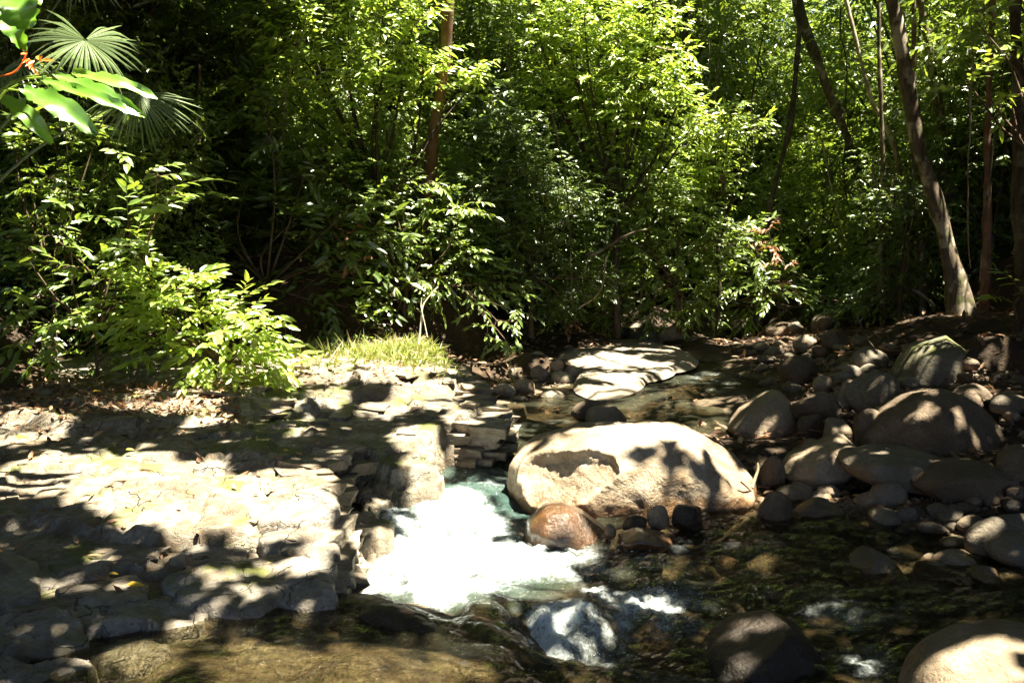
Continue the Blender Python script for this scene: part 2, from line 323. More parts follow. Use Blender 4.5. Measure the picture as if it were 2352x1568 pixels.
FOAM = [(1050, 1240, 135, 70, .03, 1.05), (930, 1320, 100, 55, 0, 1.05), (1040, 1175, 95, 38, .08, 1.0), (1180, 1285, 120, 42, .03, 1.0), (1320, 1285, 100, 34, .04, .85), (1000, 1380, 90, 40, .0, .8),
        (1080, 1340, 130, 40, .02, .7), (830, 1345, 60, 40, 0, .9), (1300, 1490, 110, 55, -.12, .95), (1250, 1500, 60, 50, -.12, .95), (1500, 1385, 130, 30, -.02, .85), (1400, 1360, 90, 35, .05, .75), (1640, 865, 60, 14, .37, .5),
        (1130, 1100, 80, 18, .15, .5), (1060, 1092, 60, 12, .17, .45), (1720, 1270, 120, 30, .09, .25), (1480, 1270, 120, 40, .06, .4), (2000, 1530, 80, 36, -.05, .5), (1960, 1420, 130, 30, .0, .5), (1640, 1500, 60, 50, -.1, .28), (1230, 975, 120, 12, .28, .3),
        (1680, 900, 50, 14, .33, .4), (1450, 1560, 250, 20, -.08, .35), (1150, 1560, 120, 10, .12, .3), (900, 1240, 50, 70, .0, .9), (850, 1310, 60, 40, 0, .9), (1190, 1470, 40, 50, -.02, .6), (1380, 1500, 80, 45, -.12, .8), (1320, 1540, 120, 22, -.13, .7), (1420, 1450, 60, 25, -.06, .6), (1560, 1430, 90, 22, -.03, .55), (1220, 1450, 40, 25, .0, .7)]
MURK = [(1500, 900, 260, 60, .3, .30), (1650, 800, 130, 40, .45, .28), (1250, 930, 160, 60, .28, .2), (1080, 1220, 260, 130, .03, .75), (1220, 1180, 110, 70, .05, .7), (1080, 1080, 120, 40, .18, .5), (1200, 1000, 160, 40, .26, .25), (1300, 1480, 150, 60, -.1, .3), (1450, 1340, 160, 60, .0, .25)]
def water_fields(x, y):
    z, _ = idw(WATER_PTS, x, y, 3.6, .10)
    foam = ell(x, y, FOAM, G) * np.clip(.95 + .55 * fbm(xyz(x, y) * np.array([5., 3.5, 1]), 27, 4), .2, 1.25); murk = ell(x, y, MURK, G)
    q = xyz(x, y)
    rough = .3 + 1.0 * sstep(7.5, 6.3, y) * sstep(-.9, .2, x) + .5 * sstep(4.3, 3.9, y)
    z = z + foam * (.07 * fbm(q * 4.5, 21, 5, .66) + .05 * np.abs(fbm(q * 13, 23, 4))) + rough * (.034 * fbm(q * np.array([3.0, 7.5, 1]) + .6 * fbm(q * 2, 40, 2)[..., None], 31, 5, .6)) + .006 * fbm(q * np.array([9., 16, 1]), 35, 3)
    return z, foam, murk

def axis(spec):
    out = [spec[0][0]]
    for (a, b, s) in spec:
        n = max(1, int(round((b - a) / s))); out += list(np.linspace(a, b, n + 1)[1:])
    return np.array(out)

# ground sheet
gx = axis([(-90, -30, 6), (-30, -10, 1.0), (-10, -5, .25), (-5, 5, .04), (5, 10, .15), (10, 30, .8), (30, 90, 6)])
gy = axis([(-60, -6, 3), (-6, 2, .4), (2, 9, .04), (9, 17, .08), (17, 30, .5), (30, 60, 2), (60, 140, 8)])
X, Y = np.meshgrid(gx, gy)
Z = ground_z(X, Y)
Zw, _, _ = water_fields(X, Y)
gme = make_mesh('stream_bed', np.stack([X, Y, Z], -1).reshape(-1, 3), grid_faces(len(gx), len(gy)), True, {'under': (Zw - Z)})
def earth_mat():
    t = NT('bank_soil_and_bed'); at = t.n('ShaderNodeAttribute'); at.attribute_name = 'under'; v = t.pos()
    near = t.ramp(t.math('ADD', at.outputs['Fac'], 0.5), [(0.40, 0.0), (0.48, 1.0)])     # what lies at or below the water line is stream rock
    a = t.noise(v, 2.6, 6, 0.65, 0.5); b = t.noise(v, 22, 5, 0.7)
    bed = t.ramp(a, [(0.3, (0.05, 0.032, 0.016)), (0.5, (0.145, 0.11, 0.065)), (0.72, (0.27, 0.225, 0.15))])
    soil = t.ramp(a, [(0.3, (0.028, 0.018, 0.011)), (0.55, (0.07, 0.045, 0.026)), (0.75, (0.13, 0.085, 0.048))])
    c = t.mix(near, soil, bed)
    c = t.mix(t.ramp(b, [(0.40, 0.65), (0.6, 0.0)]), c, (0.03, 0.02, 0.012))
    return t.done(t.principled(c, 0.8, t.bump(t.math('ADD', a, b), 0.8, 0.05), 0.3))
ground = obj('ground', gme, earth_mat()); tag(ground, 'brown stream bed and dark leaf covered forest floor', kind='structure')
def gz(x, y): return float(ground_z(np.array([float(x)]), np.array([float(y)]))[0])

# water sheet
wx = axis([(-2.4, 3.2, .022), (3.2, 7.5, .07)]); wy = axis([(2.3, 7.2, .022), (7.2, 12.5, .05), (12.5, 22, .15)])
X, Y = np.meshgrid(wx, wy); Zw, FO, MU = water_fields(X, Y); Zg = ground_z(X, Y)
Fq = grid_faces(len(wx), len(wy)); keep = ((Zw - Zg).reshape(-1)[Fq] > -.03).any(1)
used, inv = np.unique(Fq[keep], return_inverse=True)
V = np.stack([X, Y, Zw], -1).reshape(-1, 3)[used]
wme = make_mesh('water', V, inv.reshape(-1, 4), True, {'foam': FO.reshape(-1)[used], 'murk': np.minimum(.9, MU.reshape(-1)[used])})
water = obj('stream_water', wme, M['water']); tag(water, 'clear shallow stream with white foaming rapids', kind='structure')

# ------------------------------------------------------------------ rocks
_ico = {}
def ico(sub):
    if sub not in _ico:
        bm = bmesh.new(); bmesh.ops.create_icosphere(bm, subdivisions=sub, radius=1.0)
        bm.verts.ensure_lookup_table()
        V = np.array([v.co[:] for v in bm.verts]); F = np.array([[v.index for v in f.verts] for f in bm.faces]); bm.free()
        _ico[sub] = (unit(V), F)
    return _ico[sub]
def rock_shape(seed, sub=4, planes=11, sharp=14.0, rough=.055):
    D, F = ico(sub); rs = np.random.RandomState(seed)
    n = unit(rs.normal(size=(planes, 3))); d = rs.uniform(.72, 1.0, planes)
    r = np.full(len(D), 1.12)
    acc = np.exp(-sharp * r)
    for k in range(planes):
        c = D @ n[k]; rk = np.where(c > .05, d[k] / np.maximum(c, .05), 9.0); acc = acc + np.exp(-sharp * np.minimum(rk, 9))
    r = -np.log(acc) / sharp
    V = D * r[:, None]
    V = V + D * (rough * fbm(V * 2.5 + seed * 3.1, seed, 4)[:, None] + rough * .35 * fbm(V * 9 + seed, seed + 5, 3)[:, None])
    V = V / np.abs(V).max(0)
    return V, F
def rot_z(V, a):
    c, s = cos(a), sin(a); return np.stack([V[:, 0] * c - V[:, 1] * s, V[:, 0] * s + V[:, 1] * c, V[:, 2]], -1)
def rock_box(name, label, box, mat, seed, depth=None, z=None, sub=4, thick=None, sharp=14.0, tilt=0.0, cat='rock', group=None, sink=.25, planes=11):
    """A river stone that fills box = (x0, y0, x1, y1) in photo coordinates, standing on the ground at its foot."""
    x0, y0, x1, y1 = box; cx = (x0 + x1) / 2
    if depth is None:
        zz = z if z is not None else .2
        for _ in range(6):
            f = G(cx, y1, zz)
            if z is None: zz = .5 * zz + .5 * gz(f[0], f[1])
        depth = f[1]
    s = pm(depth); w = (x1 - x0) / s / 2; h = (y1 - y0) / s
    th = (thick if thick else w * .8)
    depth = depth + th * .6
    c0 = P(cx, y1, depth); top = P(cx, y0, depth)
    s = pm(depth); w = (x1 - x0) / s / 2
    h = top[2] - c0[2]; H = h * (1 + sink)
    V, F = rock_shape(seed, sub, planes, sharp)
    if tilt:
        ca, sa = cos(tilt), sin(tilt); V = np.stack([V[:, 0] * ca - V[:, 2] * sa, V[:, 1], V[:, 0] * sa + V[:, 2] * ca], -1); V = V / np.abs(V).max(0)
    V = V * np.array([w, th, H / 2])
    loc = np.array([c0[0], depth, top[2] - H / 2])
    o = obj(name, make_mesh(name, V, F), M[mat], None, loc)
    tag(o, label, cat, group); return o
def outline_rock(name, label, pts, y, thick, mat, na=128, nb=64, sq=.75, rough=.03, seed=1, dents=(), cat='boulder', front=1.0, cuts=(), facets=6):
    """A boulder whose outline seen from the stream is pts (photo coordinates at distance y); rounded in depth by thick."""
    W = np.array([P(a, b, y) for a, b in pts]); c = (W.max(0) + W.min(0)) / 2; q = W[:, [0, 2]] - c[[0, 2]]
    al = np.linspace(0, 2 * pi, na, endpoint=False); R = np.zeros(na)
    for k, a in enumerate(al):
        d = np.array([cos(a), sin(a)]); best = 0
        for i in range(len(q)):
            p0, p1 = q[i], q[(i + 1) % len(q)]; e = p1 - p0; den = d[0] * e[1] - d[1] * e[0]
            if abs(den) < 1e-9: continue
            t = (p0[0] * e[1] - p0[1] * e[0]) / den; u = (p0[0] * d[1] - p0[1] * d[0]) / den
            if t > 0 and -1e-6 <= u <= 1 + 1e-6: best = max(best, t)
        R[k] = best
    for _ in range(2): R = .25 * np.roll(R, 1) + .5 * R + .25 * np.roll(R, -1)
    be = np.linspace(0, pi, nb + 1)
    A, B = np.meshgrid(al, be[1:-1]); RR = np.tile(R, (nb - 1, 1)); sb = np.sin(B) ** sq
    x = RR * np.cos(A) * sb; z = RR * np.sin(A) * sb; yy = -thick * np.cos(B) * np.where(np.cos(B) > 0, front, 1.0)
    V = np.stack([x, yy, z], -1).reshape(-1, 3)
    V = np.vstack([V, [[0, -thick * front, 0], [0, thick, 0]]])
    i = np.arange(na * (nb - 1)).reshape(nb - 1, na); j = np.roll(i, -1, 1)
    F = np.stack([i[:-1], j[:-1], j[1:], i[1:]], -1).reshape(-1, 4)
    n0 = len(V) - 2; n1 = len(V) - 1
    cap0 = np.stack([np.full(na, n0), j[0], i[0], i[0]], -1); cap1 = np.stack([np.full(na, n1), i[-1], j[-1], j[-1]], -1)
    D = unit(V / np.array([R.mean(), thick, R.mean()]))
    V = V + D * (rough * fbm(V * 2.2 + seed, seed, 4) + rough * .3 * fbm(V * 9 + seed, seed + 3, 4))[:, None]
    for (px, py, dy, r, dep) in dents:
        pc = P(px, py, y + dy) - c; d = np.linalg.norm((V - pc) * np.array([1, .8, 1]), axis=1)
        V = V + np.array([.25, 1.0, .1]) * (dep * np.exp(-(d / r) ** 2) * sstep(.2, -.6, D[:, 1]))[:, None]
    fr_ = np.random.RandomState(seed + 70)
    for _ in range(facets):                     # flat broken facets
        n_ = unit(fr_.normal(size=3) + np.array([0, -.7, .35])); pr = V @ n_; lim = pr.max() * fr_.uniform(.80, .93)
        s_ = pr - lim + .02 * fbm(V * 4 + seed, seed + 31, 3); V = V - n_ * (np.maximum(s_, 0) * .9)[:, None]
    for (A_, B_, C_, conc) in cuts:             # broken faces: everything beyond the plane is taken off, a little hollow
        A_, B_, C_ = [P(*q_) - c for q_ in (A_, B_, C_)]; n_ = unit(np.cross(B_ - A_, C_ - A_))
        if n_ @ (np.array([0, .3, .3]) - A_) > 0: n_ = -n_
        s_ = (V - A_) @ n_; s_ = s_ + .035 * fbm(V * 6 + seed, seed + 9, 4) + .05 * fbm(V * 2.6 + seed, seed + 13, 2); m_ = (A_ + B_ + C_) / 3
        rr = np.linalg.norm(V - m_, axis=1); hol = conc * np.clip(1 - (rr / .55) ** 2, 0, 1)
        V = V - n_ * np.where(s_ > 0, s_ + np.minimum(s_ * 1.5, hol), 0)[:, None]
    me = bpy.data.meshes.new(name)
    faces = F[:, ::-1].tolist() + cap0[:, [0, 1, 2]].tolist() + cap1[:, [0, 1, 2]].tolist()
    me.from_pydata(V.tolist(), [], faces)
    me.polygons.foreach_set('use_smooth', [True] * len(me.polygons)); me.update()
    bm = bmesh.new(); bm.from_mesh(me); bmesh.ops.recalc_face_normals(bm, faces=bm.faces); bm.to_mesh(me); bm.free()
    o = obj(name, me, M[mat], None, c); tag(o, label, cat); return o

outline_rock('boulder', 'huge smooth pale boulder with a hollowed left face standing beside the white rapids',
    [(1172, 1105), (1180, 1060), (1205, 1030), (1262, 1000), (1330, 984), (1420, 970), (1500, 968), (1580, 988), (1650, 1022), (1700, 1058), (1728, 1095), (1732, 1130), (1700, 1165), (1600, 1210), (1400, 1250), (1290, 1250), (1215, 1200), (1185, 1150)],
    6.5, .66, 'pale_boulder', 240, 140, .58, .07, 4, facets=0,
    dents=[(1292, 1060, -.6, .03, .07), (1310, 1066, -.6, .03, .08), (1342, 1138, -.75, .035, .08), (1420, 1130, -.8, .1, .03), (1560, 1150, -.7, .12, .05), (1480, 1010, -.3, .25, .03), (1640, 1080, -.5, .15, .04)],
    cuts=[((1196, 1042, 6.3), (1330, 1058, 6.05), (1352, 1170, 5.82), .07), ((1600, 985, 6.5), (1735, 1085, 6.45), (1690, 1120, 6.05), .0)])
outline_rock('boulder', 'wet orange brown boulder at the foot of the huge pale boulder in the foam',
    [(1204, 1240), (1212, 1195), (1248, 1163), (1295, 1159), (1340, 1178), (1380, 1208), (1402, 1236), (1390, 1275), (1300, 1290), (1215, 1280)], 5.62, .24, 'orange_rock', 96, 48, .7, .03, 8)
outline_rock('boulder', 'large brown boulder with a peaked top on the right bank',
    [(1985, 1060), (1990, 1000), (2030, 950), (2095, 912), (2170, 896), (2225, 920), (2275, 985), (2325, 1055), (2330, 1110), (2200, 1140), (2050, 1130)], 7.0, .62, 'brown_rock', 128, 64, .75, .07, 12,
    dents=[(2110, 1010, -.5, .10, .06), (2190, 1030, -.5, .12, -.06), (2080, 960, -.4, .06, .05)])
outline_rock('boulder', 'smooth cone shaped tan boulder at the edge of the stream on the right',
    [(1665, 1010), (1672, 985), (1705, 942), (1765, 902), (1785, 896), (1805, 915), (1836, 985), (1815, 1010), (1740, 1020)], 8.1, .38, 'tan_rock', 96, 48, .72, .02, 17)
outline_rock('boulder', 'broad flat topped speckled boulder cut off by the bottom right corner',
    [(2090, 1680), (2098, 1618), (2120, 1570), (2170, 1520), (2260, 1480), (2380, 1462), (2480, 1475), (2560, 1560), (2580, 1700), (2400, 1760), (2200, 1760)], 3.45, .42, 'tan_rock', 128, 64, .6, .03, 23)
outline_rock('boulder', 'large dark wet boulder half drowned at the bottom of the stream',
    [(1610, 1600), (1622, 1525), (1655, 1472), (1710, 1438), (1785, 1430), (1845, 1455), (1895, 1510), (1915, 1600), (1890, 1670), (1640, 1670)], 4.1, .38, 'dark_wet', 96, 48, .75, .05, 29)
outline_rock('boulder', 'leaning mossy boulder with a sunlit slanted top by the right trees',
    [(2055, 890), (2062, 845), (2090, 808), (2150, 775), (2190, 765), (2202, 790), (2196, 850), (2180, 905), (2120, 925)], 8.6, .42, 'mossy', 96, 48, .7, .05, 31)
outline_rock('boulder', 'diamond shaped flat brown boulder lying in front of the peaked boulder',
    [(2078, 1108), (2120, 1078), (2170, 1062), (2260, 1060), (2310, 1085), (2342, 1112), (2300, 1140), (2215, 1165), (2140, 1150)], 5.9, .42, 'brown_rock', 96, 48, .8, .025, 37)
outline_rock('boulder', 'long pale grey rounded boulder wedged left of the diamond shaped one',
    [(1928, 1050), (1945, 1030), (1985, 1038), (2030, 1028), (2100, 1030), (2160, 1050), (2205, 1085), (2190, 1120), (2100, 1130), (2000, 1110), (1950, 1090)], 6.25, .40, 'grey_rock', 96, 48, .75, .035, 41)
outline_rock('boulder', 'long olive boulder with a rounded sunlit right end behind the stones',
    [(1790, 1090), (1815, 1055), (1880, 1025), (1925, 1003), (1960, 1000), (1978, 1020), (1970, 1060), (1930, 1100), (1850, 1120)], 6.7, .34, 'tan_rock', 96, 48, .75, .03, 43)
outline_rock('boulder', 'pointed grey rock with a notch standing in the dark right water',
    [(1938, 1325), (1965, 1292), (2008, 1262), (2040, 1280), (2062, 1305), (2080, 1330), (2040, 1360), (1970, 1360)], 4.95, .22, 'grey_rock', 64, 32, .75, .02, 47)

RB = [  # label, box, material, seed, extra
 ('small tan stone touching the orange boulder on its right', (1382, 1203, 1416, 1232), 'tan_rock', 3, {'depth': 5.45}),
 ('dark wet stone between the orange boulder and the tan upright stone', (1428, 1183, 1490, 1218), 'dark_wet', 4, {'depth': 5.5}),
 ('upright tan stone against the front of the huge pale boulder', (1484, 1158, 1540, 1208), 'tan_rock', 5, {'depth': 5.55}),
 ('blackish blocky stone in front of the right half of the huge pale boulder', (1540, 1152, 1619, 1210), 'dark_wet', 6, {'depth': 5.5}),
 ('flat wet orange slab slanting out of the water right of the orange boulder', (1408, 1212, 1545, 1265), 'orange_rock', 7, {'sharp': 22, 'tilt': .3, 'depth': 5.3}),
 ('pale pointed rock breaking the water upstream of the huge boulder', (1342, 925, 1440, 985), 'tan_rock', 9, {'sharp': 20, 'depth': 7.9}),
 ('dark low rock just behind the pale pointed rock in midstream', (1310, 918, 1410, 968), 'brown_rock', 10, {'depth': 8.4}),
 ('mottled brown rock right of the cone shaped boulder', (1808, 898, 1935, 975), 'brown_rock', 11, {}),
 ('boxy dark brown boulder on the bank above the far rapid', (1786, 816, 1892, 886), 'brown_rock', 12, {'sub': 5}),
 ('small white sunlit stone in front of the boxy boulder', (1864, 858, 1922, 896), 'tan_rock', 13, {'sharp': 22}),
 ('rounded grey green boulder behind the peaked brown one', (1940, 853, 2080, 945), 'grey_rock', 14, {'sub': 5}),
 ('slim stone with a sunlit left edge leaning on the grey green boulder', (1922, 876, 1965, 938), 'tan_rock', 15, {}),
 ('long dark olive rock along the left flank of the peaked boulder', (1955, 938, 2040, 1040), 'brown_rock', 16, {}),
 ('pale stone pointing up between the olive rock and the cone boulder', (1880, 955, 1958, 1015), 'tan_rock', 17, {'sharp': 20}),
 ('small grey brown stone at the right foot of the cone boulder', (1830, 950, 1892, 1000), 'brown_rock', 18, {}),
 ('white rounded stone lit by the sun above the long olive boulder', (1833, 1006, 1890, 1040), 'tan_rock', 19, {}),
 ('brown egg shaped stone standing upright at the right end of the huge boulder', (1742, 1046, 1808, 1128), 'brown_rock', 20, {'tilt': .4}),
 ('forked pale stone on top of the pile beside the egg shaped stone', (1812, 1062, 1920, 1120), 'tan_rock', 21, {'sharp': 20, 'tilt': -.3}),
 ('small finger shaped pale stone below the forked one', (1868, 1112, 1930, 1145), 'tan_rock', 22, {}),
 ('bright white sunlit slab at the right foot of the huge boulder', (1634, 1118, 1740, 1165), 'pale_boulder', 23, {'sharp': 9}),
 ('brown cone shaped stone below the bright white slab', (1738, 1128, 1824, 1212), 'brown_rock', 24, {'sharp': 18}),
 ('grey brown stone behind the brown cone shaped stone', (1780, 1112, 1872, 1160), 'grey_rock', 25, {}),
 ('dark wedge of rock lying at the water edge right of the brown cone', (1820, 1145, 1945, 1205), 'brown_rock', 26, {'sharp': 22}),
 ('smooth grey oval stone under the long pale grey boulder', (1992, 1102, 2094, 1162), 'grey_rock', 27, {'sharp': 8}),
 ('small grey stone at the water below the diamond shaped boulder', (2054, 1163, 2112, 1194), 'grey_rock', 28, {}),
 ('lumpy pale grey stone right of the small grey water stone', (2128, 1153, 2188, 1190), 'grey_rock', 29, {}),
 ('low dark pebble right of the lumpy grey stone', (2192, 1150, 2250, 1176), 'brown_rock', 30, {}),
 ('dark rounded stone in shaded water behind the pointed grey rock', (1980, 1218, 2058, 1262), 'dark_wet', 31, {}),
 ('flat pale wedge of rock with a ridge in the right shallows', (2128, 1265, 2268, 1320), 'tan_rock', 32, {'sharp': 24, 'tilt': -.15}),
 ('dark grey rock at the right margin above the flat pale wedge', (2215, 1186, 2330, 1290), 'grey_rock', 33, {}),
 ('flat grey rock cut by the right margin near the water', (2270, 1180, 2400, 1232), 'grey_rock', 34, {}),
 ('small tan stone on the grey rocks at the right margin', (2295, 1208, 2345, 1240), 'tan_rock', 35, {}),
 ('long smooth grey rock leaving the frame right of the pale wedge', (2265, 1225, 2440, 1292), 'grey_rock', 36, {}),
 ('round dark stone behind the large half drowned boulder', (1708, 1325, 1812, 1405), 'dark_wet', 37, {}),
 ('dark low stone left of the large half drowned boulder', (1640, 1385, 1720, 1440), 'dark_wet', 38, {}),
 ('mossy pale boulder at the far end of the pool', (1862, 715, 1935, 768), 'mossy', 39, {}),
 ('long white sunlit rock at the far end of the pool', (1922, 718, 2010, 752), 'tan_rock', 40, {'sharp': 10}),
 ('dark pointed rock standing in the far pool', (1752, 738, 1830, 775), 'brown_rock', 41, {'sharp': 20}),
 ('pale blocky rock on the right shore of the far pool', (1820, 764, 1885, 805), 'tan_rock', 42, {'sharp': 20}),
 ('dark round rock right of the pale blocky one on the far shore', (1878, 758, 1950, 805), 'brown_rock', 43, {}),
 ('grey rock half buried above the boxy boulder', (1950, 790, 2040, 850), 'grey_rock', 44, {}),
 ('dark flat boulder at the right margin below the shaded slope', (2280, 1020, 2420, 1110), 'brown_rock', 46, {}),
 ('dark boulder between the mossy leaning boulder and the right margin', (2180, 880, 2275, 950), 'brown_rock', 47, {}),
 ('pale stone on the left far bank with a sunlit flank', (1512, 742, 1575, 784), 'tan_rock', 48, {}),
 ('grey stone left of the pale stone on the far left bank', (1455, 748, 1520, 786), 'grey_rock', 49, {}),
 ('yellowish stone under the bushes across the far pool', (1610, 712, 1660, 745), 'mossy', 50, {}),
 ('dark bank boulder under the bushes across the far pool', (1660, 720, 1745, 758), 'brown_rock', 51, {}),
 ('brown rounded boulder in deep shade at the left margin', (-60, 826, 95, 905), 'brown_rock', 52, {'z': .62}),
 ('rounded pale stone in the foam below the left ledge', (752, 1318, 800, 1368), 'tan_rock', 53, {'depth': 4.85}),
]
for k, (lab, box, mat, seed, ex) in enumerate(RB):
    if k % 2: ex = {'planes': 7, 'sharp': 30, **ex}
    rock_box('rock' if (box[2] - box[0]) > 60 else 'stone', lab, box, mat, seed + 100, cat='rock' if (box[2] - box[0]) > 60 else 'stone', **ex)

# broken stones on the low shelf in midstream
MS = [(1178, 868, 1232, 905), (1215, 838, 1262, 872), (1255, 850, 1322, 885), (1290, 838, 1345, 872), (1330, 845, 1385, 880), (1205, 805, 1260, 845), (1262, 825, 1300, 848), (1305, 800, 1350, 838), (1232, 895, 1300, 925), (1175, 905, 1215, 935), (1345, 875, 1385, 898), (1130, 880, 1185, 915), (1165, 840, 1205, 870), (1345, 825, 1380, 850)]
MSL = ['leftmost', 'upper left', 'broad', 'light topped', 'rightmost', 'tall rear', 'small wedged', 'rear right', 'front submerged', 'low front left', 'small front right', 'flat outer left', 'square rear left', 'slanted rear right']
for k, b in enumerate(MS):
    rock_box('stone', MSL[k] + ' of the broken pale stones left of the pale midstream shelf', b, 'block' if k % 3 else 'tan_rock', 300 + k, sub=3, sharp=28, cat='stone', group='broken stones beside the midstream shelf', planes=8)

HANDLES = []
import re as _re
for o in list(COL.objects):
    if o.get('category') in ('boulder', 'rock'):
        h_ = _re.split(r' (?:of|at|with|on|in|by|beside|between|against|right|left|under|behind|lying|standing|wedged|cut|touching|pointing|leaning|lit|along|below|above|half|breaking|just|slanting|leaving|where|dappled|across|that) ', o['label'])[0]
        HANDLES.append((h_, o))
_cnt = {}
for h_, o in HANDLES: _cnt[h_] = _cnt.get(h_, 0) + 1
HANDLES = [(h_, np.array(o.location)) for h_, o in HANDLES if _cnt[h_] == 1 and 3 <= len(h_.split()) <= 6]
HXY = np.array([p[:2] for _, p in HANDLES])
# small stones strewn over the right bank and in the shallows
rs = np.random.RandomState(5)
pebbles = [make_mesh('stone', *rock_shape(400 + k, 3, 6 + k % 4, 16 + 4 * (k % 5))) for k in range(10)]
pm_names = ['brown_rock', 'grey_rock', 'tan_rock', 'brown_rock', 'dark_wet', 'grey_rock', 'brown_rock', 'tan_rock', 'brown_rock', 'grey_rock']
for k in range(10): pebbles[k].materials.append(M[pm_names[k]])
REG = [((1700, 780), (1990, 900), 46, .06, .14), ((1720, 1080), (2340, 1230), 46, .04, .10), ((1900, 780), (2340, 1000), 40, .06, .15), ((1400, 1180), (2300, 1350), 34, .04, .10), ((1420, 745), (1600, 790), 22, .07, .16), ((1240, 850), (1390, 900), 14, .03, .07), ((1600, 720), (1900, 765), 22, .07, .18)]
for ri, ((a0, b0), (a1, b1), n, s0, s1) in enumerate(REG):
    lab = ['small dark stones heaped along the right shore of the far water', 'small stone among the rocks at the near right shore', 'small stone in the shade between the big right boulders', 'small stone in the dark shallows of the right stream', 'small bank stone under the bushes on the far left shore', 'pebble in the brown pool beside the midstream shelf', 'small stone along the far end of the pool'][ri].replace('stones heaped', 'stone heaped')
    for _ in range(n):
        px, py = rs.uniform(a0, a1), rs.uniform(b0, b1); z = .3
        for _i in range(5): f = G(px, py, z); z = .5 * z + .5 * gz(f[0], f[1])
        k = rs.randint(10); s = rs.uniform(s0, s1)
        o = obj('stone', pebbles[k]); o.location = (f[0], f[1], z + s * .2)
        o.scale = (s * rs.uniform(.9, 1.4), s * rs.uniform(.8, 1.1), s * rs.uniform(.5, .8)); o.rotation_euler = (rs.uniform(-.3, .3), rs.uniform(-.3, .3), rs.uniform(0, 6.28))
        dn = np.linalg.norm(HXY - f[:2], axis=1); q_ = int(np.argmin(dn)); dv = f[:2] - HXY[q_]
        rel = ('right of' if dv[0] > 0 else 'left of') if abs(dv[0]) > abs(dv[1]) else ('behind' if dv[1] > 0 else 'in front of')
        hue = {'brown_rock': 'brown', 'grey_rock': 'grey', 'tan_rock': 'tan', 'dark_wet': 'blackish'}[pm_names[k]]
        size = 'tiny' if s < s0 + (s1 - s0) * .33 else 'small' if s < s0 + (s1 - s0) * .67 else 'fist sized'
        just_ = 'just ' if dn[q_] < .6 else ''
        tag(o, size + ' ' + hue + ' stone ' + ('just ' if dn[q_] < .6 else '') + rel + ' the ' + HANDLES[q_][0] + [' by the far water', ' at the near shore', ' in the shade', ' in the shallows', ' on the far left shore', ' in the brown pool', ' at the far end'][ri], 'stone', lab); o['_d'] = float(dn[q_])
        if len(o['label'].split()) > 14: o['label'] = o['label'].replace('fist sized', 'larger').replace(' just ', ' ').replace(' on the far left shore', ' far left').replace(' at the near shore', ' near shore').replace(' by the far water', ' far shore').replace(' in the shallows', ' in water').replace(' in the shade', ' shaded')

_same = {}
for o in COL.objects:
    if '_d' in o.keys(): _same.setdefault(o['label'], []).append(o)
for lb, os_ in _same.items():
    os_.sort(key=lambda o: o['_d'])
    for k, o in enumerate(os_):
        if len(os_) > 1: o['label'] = ['nearest', 'second nearest', 'third nearest', 'fourth nearest', 'fifth nearest', 'sixth nearest'][k] + ' ' + lb
        while len(o['label'].split()) > 16: o['label'] = o['label'].replace(' the ', ' ', 1) if ' the ' in o['label'] else ' '.join(o['label'].split()[:16])
        del o['_d']
# ------------------------------------------------------------------ the layered rock ledge on the left
def sd_poly(x, y, poly):
    d = np.full_like(x, 1e9); ins = np.zeros(x.shape, bool); n = len(poly)
    for i in range(n):
        ax, ay = poly[i]; bx, by = poly[(i + 1) % n]; ex, ey = bx - ax, by - ay
        t = np.clip(((x - ax) * ex + (y - ay) * ey) / (ex * ex + ey * ey), 0, 1)
        d = np.minimum(d, np.hypot(x - ax - t * ex, y - ay - t * ey))
        c = ((ay > y) != (by > y)) & (x < (bx - ax) * (y - ay) / (by - ay + 1e-12) + ax); ins ^= c
    return np.where(ins, d, -d)
EDGE_PX = [(985, 790), (1050, 838), (1090, 890), (1128, 935), (1118, 968), (1040, 965), (1008, 985), (1000, 1040), (935, 1050), (860, 1035), (790, 1010), (735, 1050), (745, 1110), (762, 1165), (748, 1240), (742, 1300), (690, 1320), (640, 1350)]
EDGE = [tuple(GL(a, b)[:2]) for a, b in EDGE_PX]
LEDGE = EDGE + [tuple(GL(a, b)[:2]) for a, b in [(560, 1420), (380, 1500), (250, 1600)]] + [(-2.2, 2.2), (-7, 2.2), (-7, 9.6), (-3.2, 10.6), (-1.6, 10.4)]
UPPER = [tuple(GL(a, b)[:2]) for a, b in [(1128, 935), (985, 790)]] + [(-1.6, 10.6), (-7, 10.6), (-7, 4.6)] + [tuple(GL(a, b)[:2]) for a, b in [(-200, 1250), (60, 1180), (200, 1225), (350, 1252), (420, 1240), (600, 1232), (620, 1180), (735, 1150), (735, 1050), (860, 1030), (1000, 1000)]]
STEP2 = [(-7, 10.6), (-1.2, 10.6)] + [tuple(GL(a, b)[:2]) for a, b in [(1000, 800), (1060, 860), (1020, 900), (900, 905), (780, 925), (650, 960), (430, 985), (300, 1005), (150, 1000), (-300, 960)]]
JOINTS = []
for (a, b, c, d, wj) in [(40, 1100, 700, 1075, .016), (120, 1170, 620, 1150, .014), (200, 1225, 330, 1060, .012), (430, 1240, 520, 1040, .014), (610, 1240, 640, 1060, .016), (0, 1010, 480, 985, .016), (450, 985, 820, 935, .018), (700, 1000, 760, 880, .014), (560, 990, 600, 900, .012), (820, 930, 880, 830, .014), (930, 940, 960, 840, .014), (600, 880, 1050, 850, .014), (60, 1290, 380, 1300, .018), (150, 1350, 420, 1480, .02), (400, 1290, 560, 1420, .018), (0, 1420, 300, 1400, .018), (300, 1480, 520, 1440, .016)]:
    p_, q_ = GL(a, b), GL(c, d); JOINTS.append((p_[0], p_[1], q_[0], q_[1], wj))
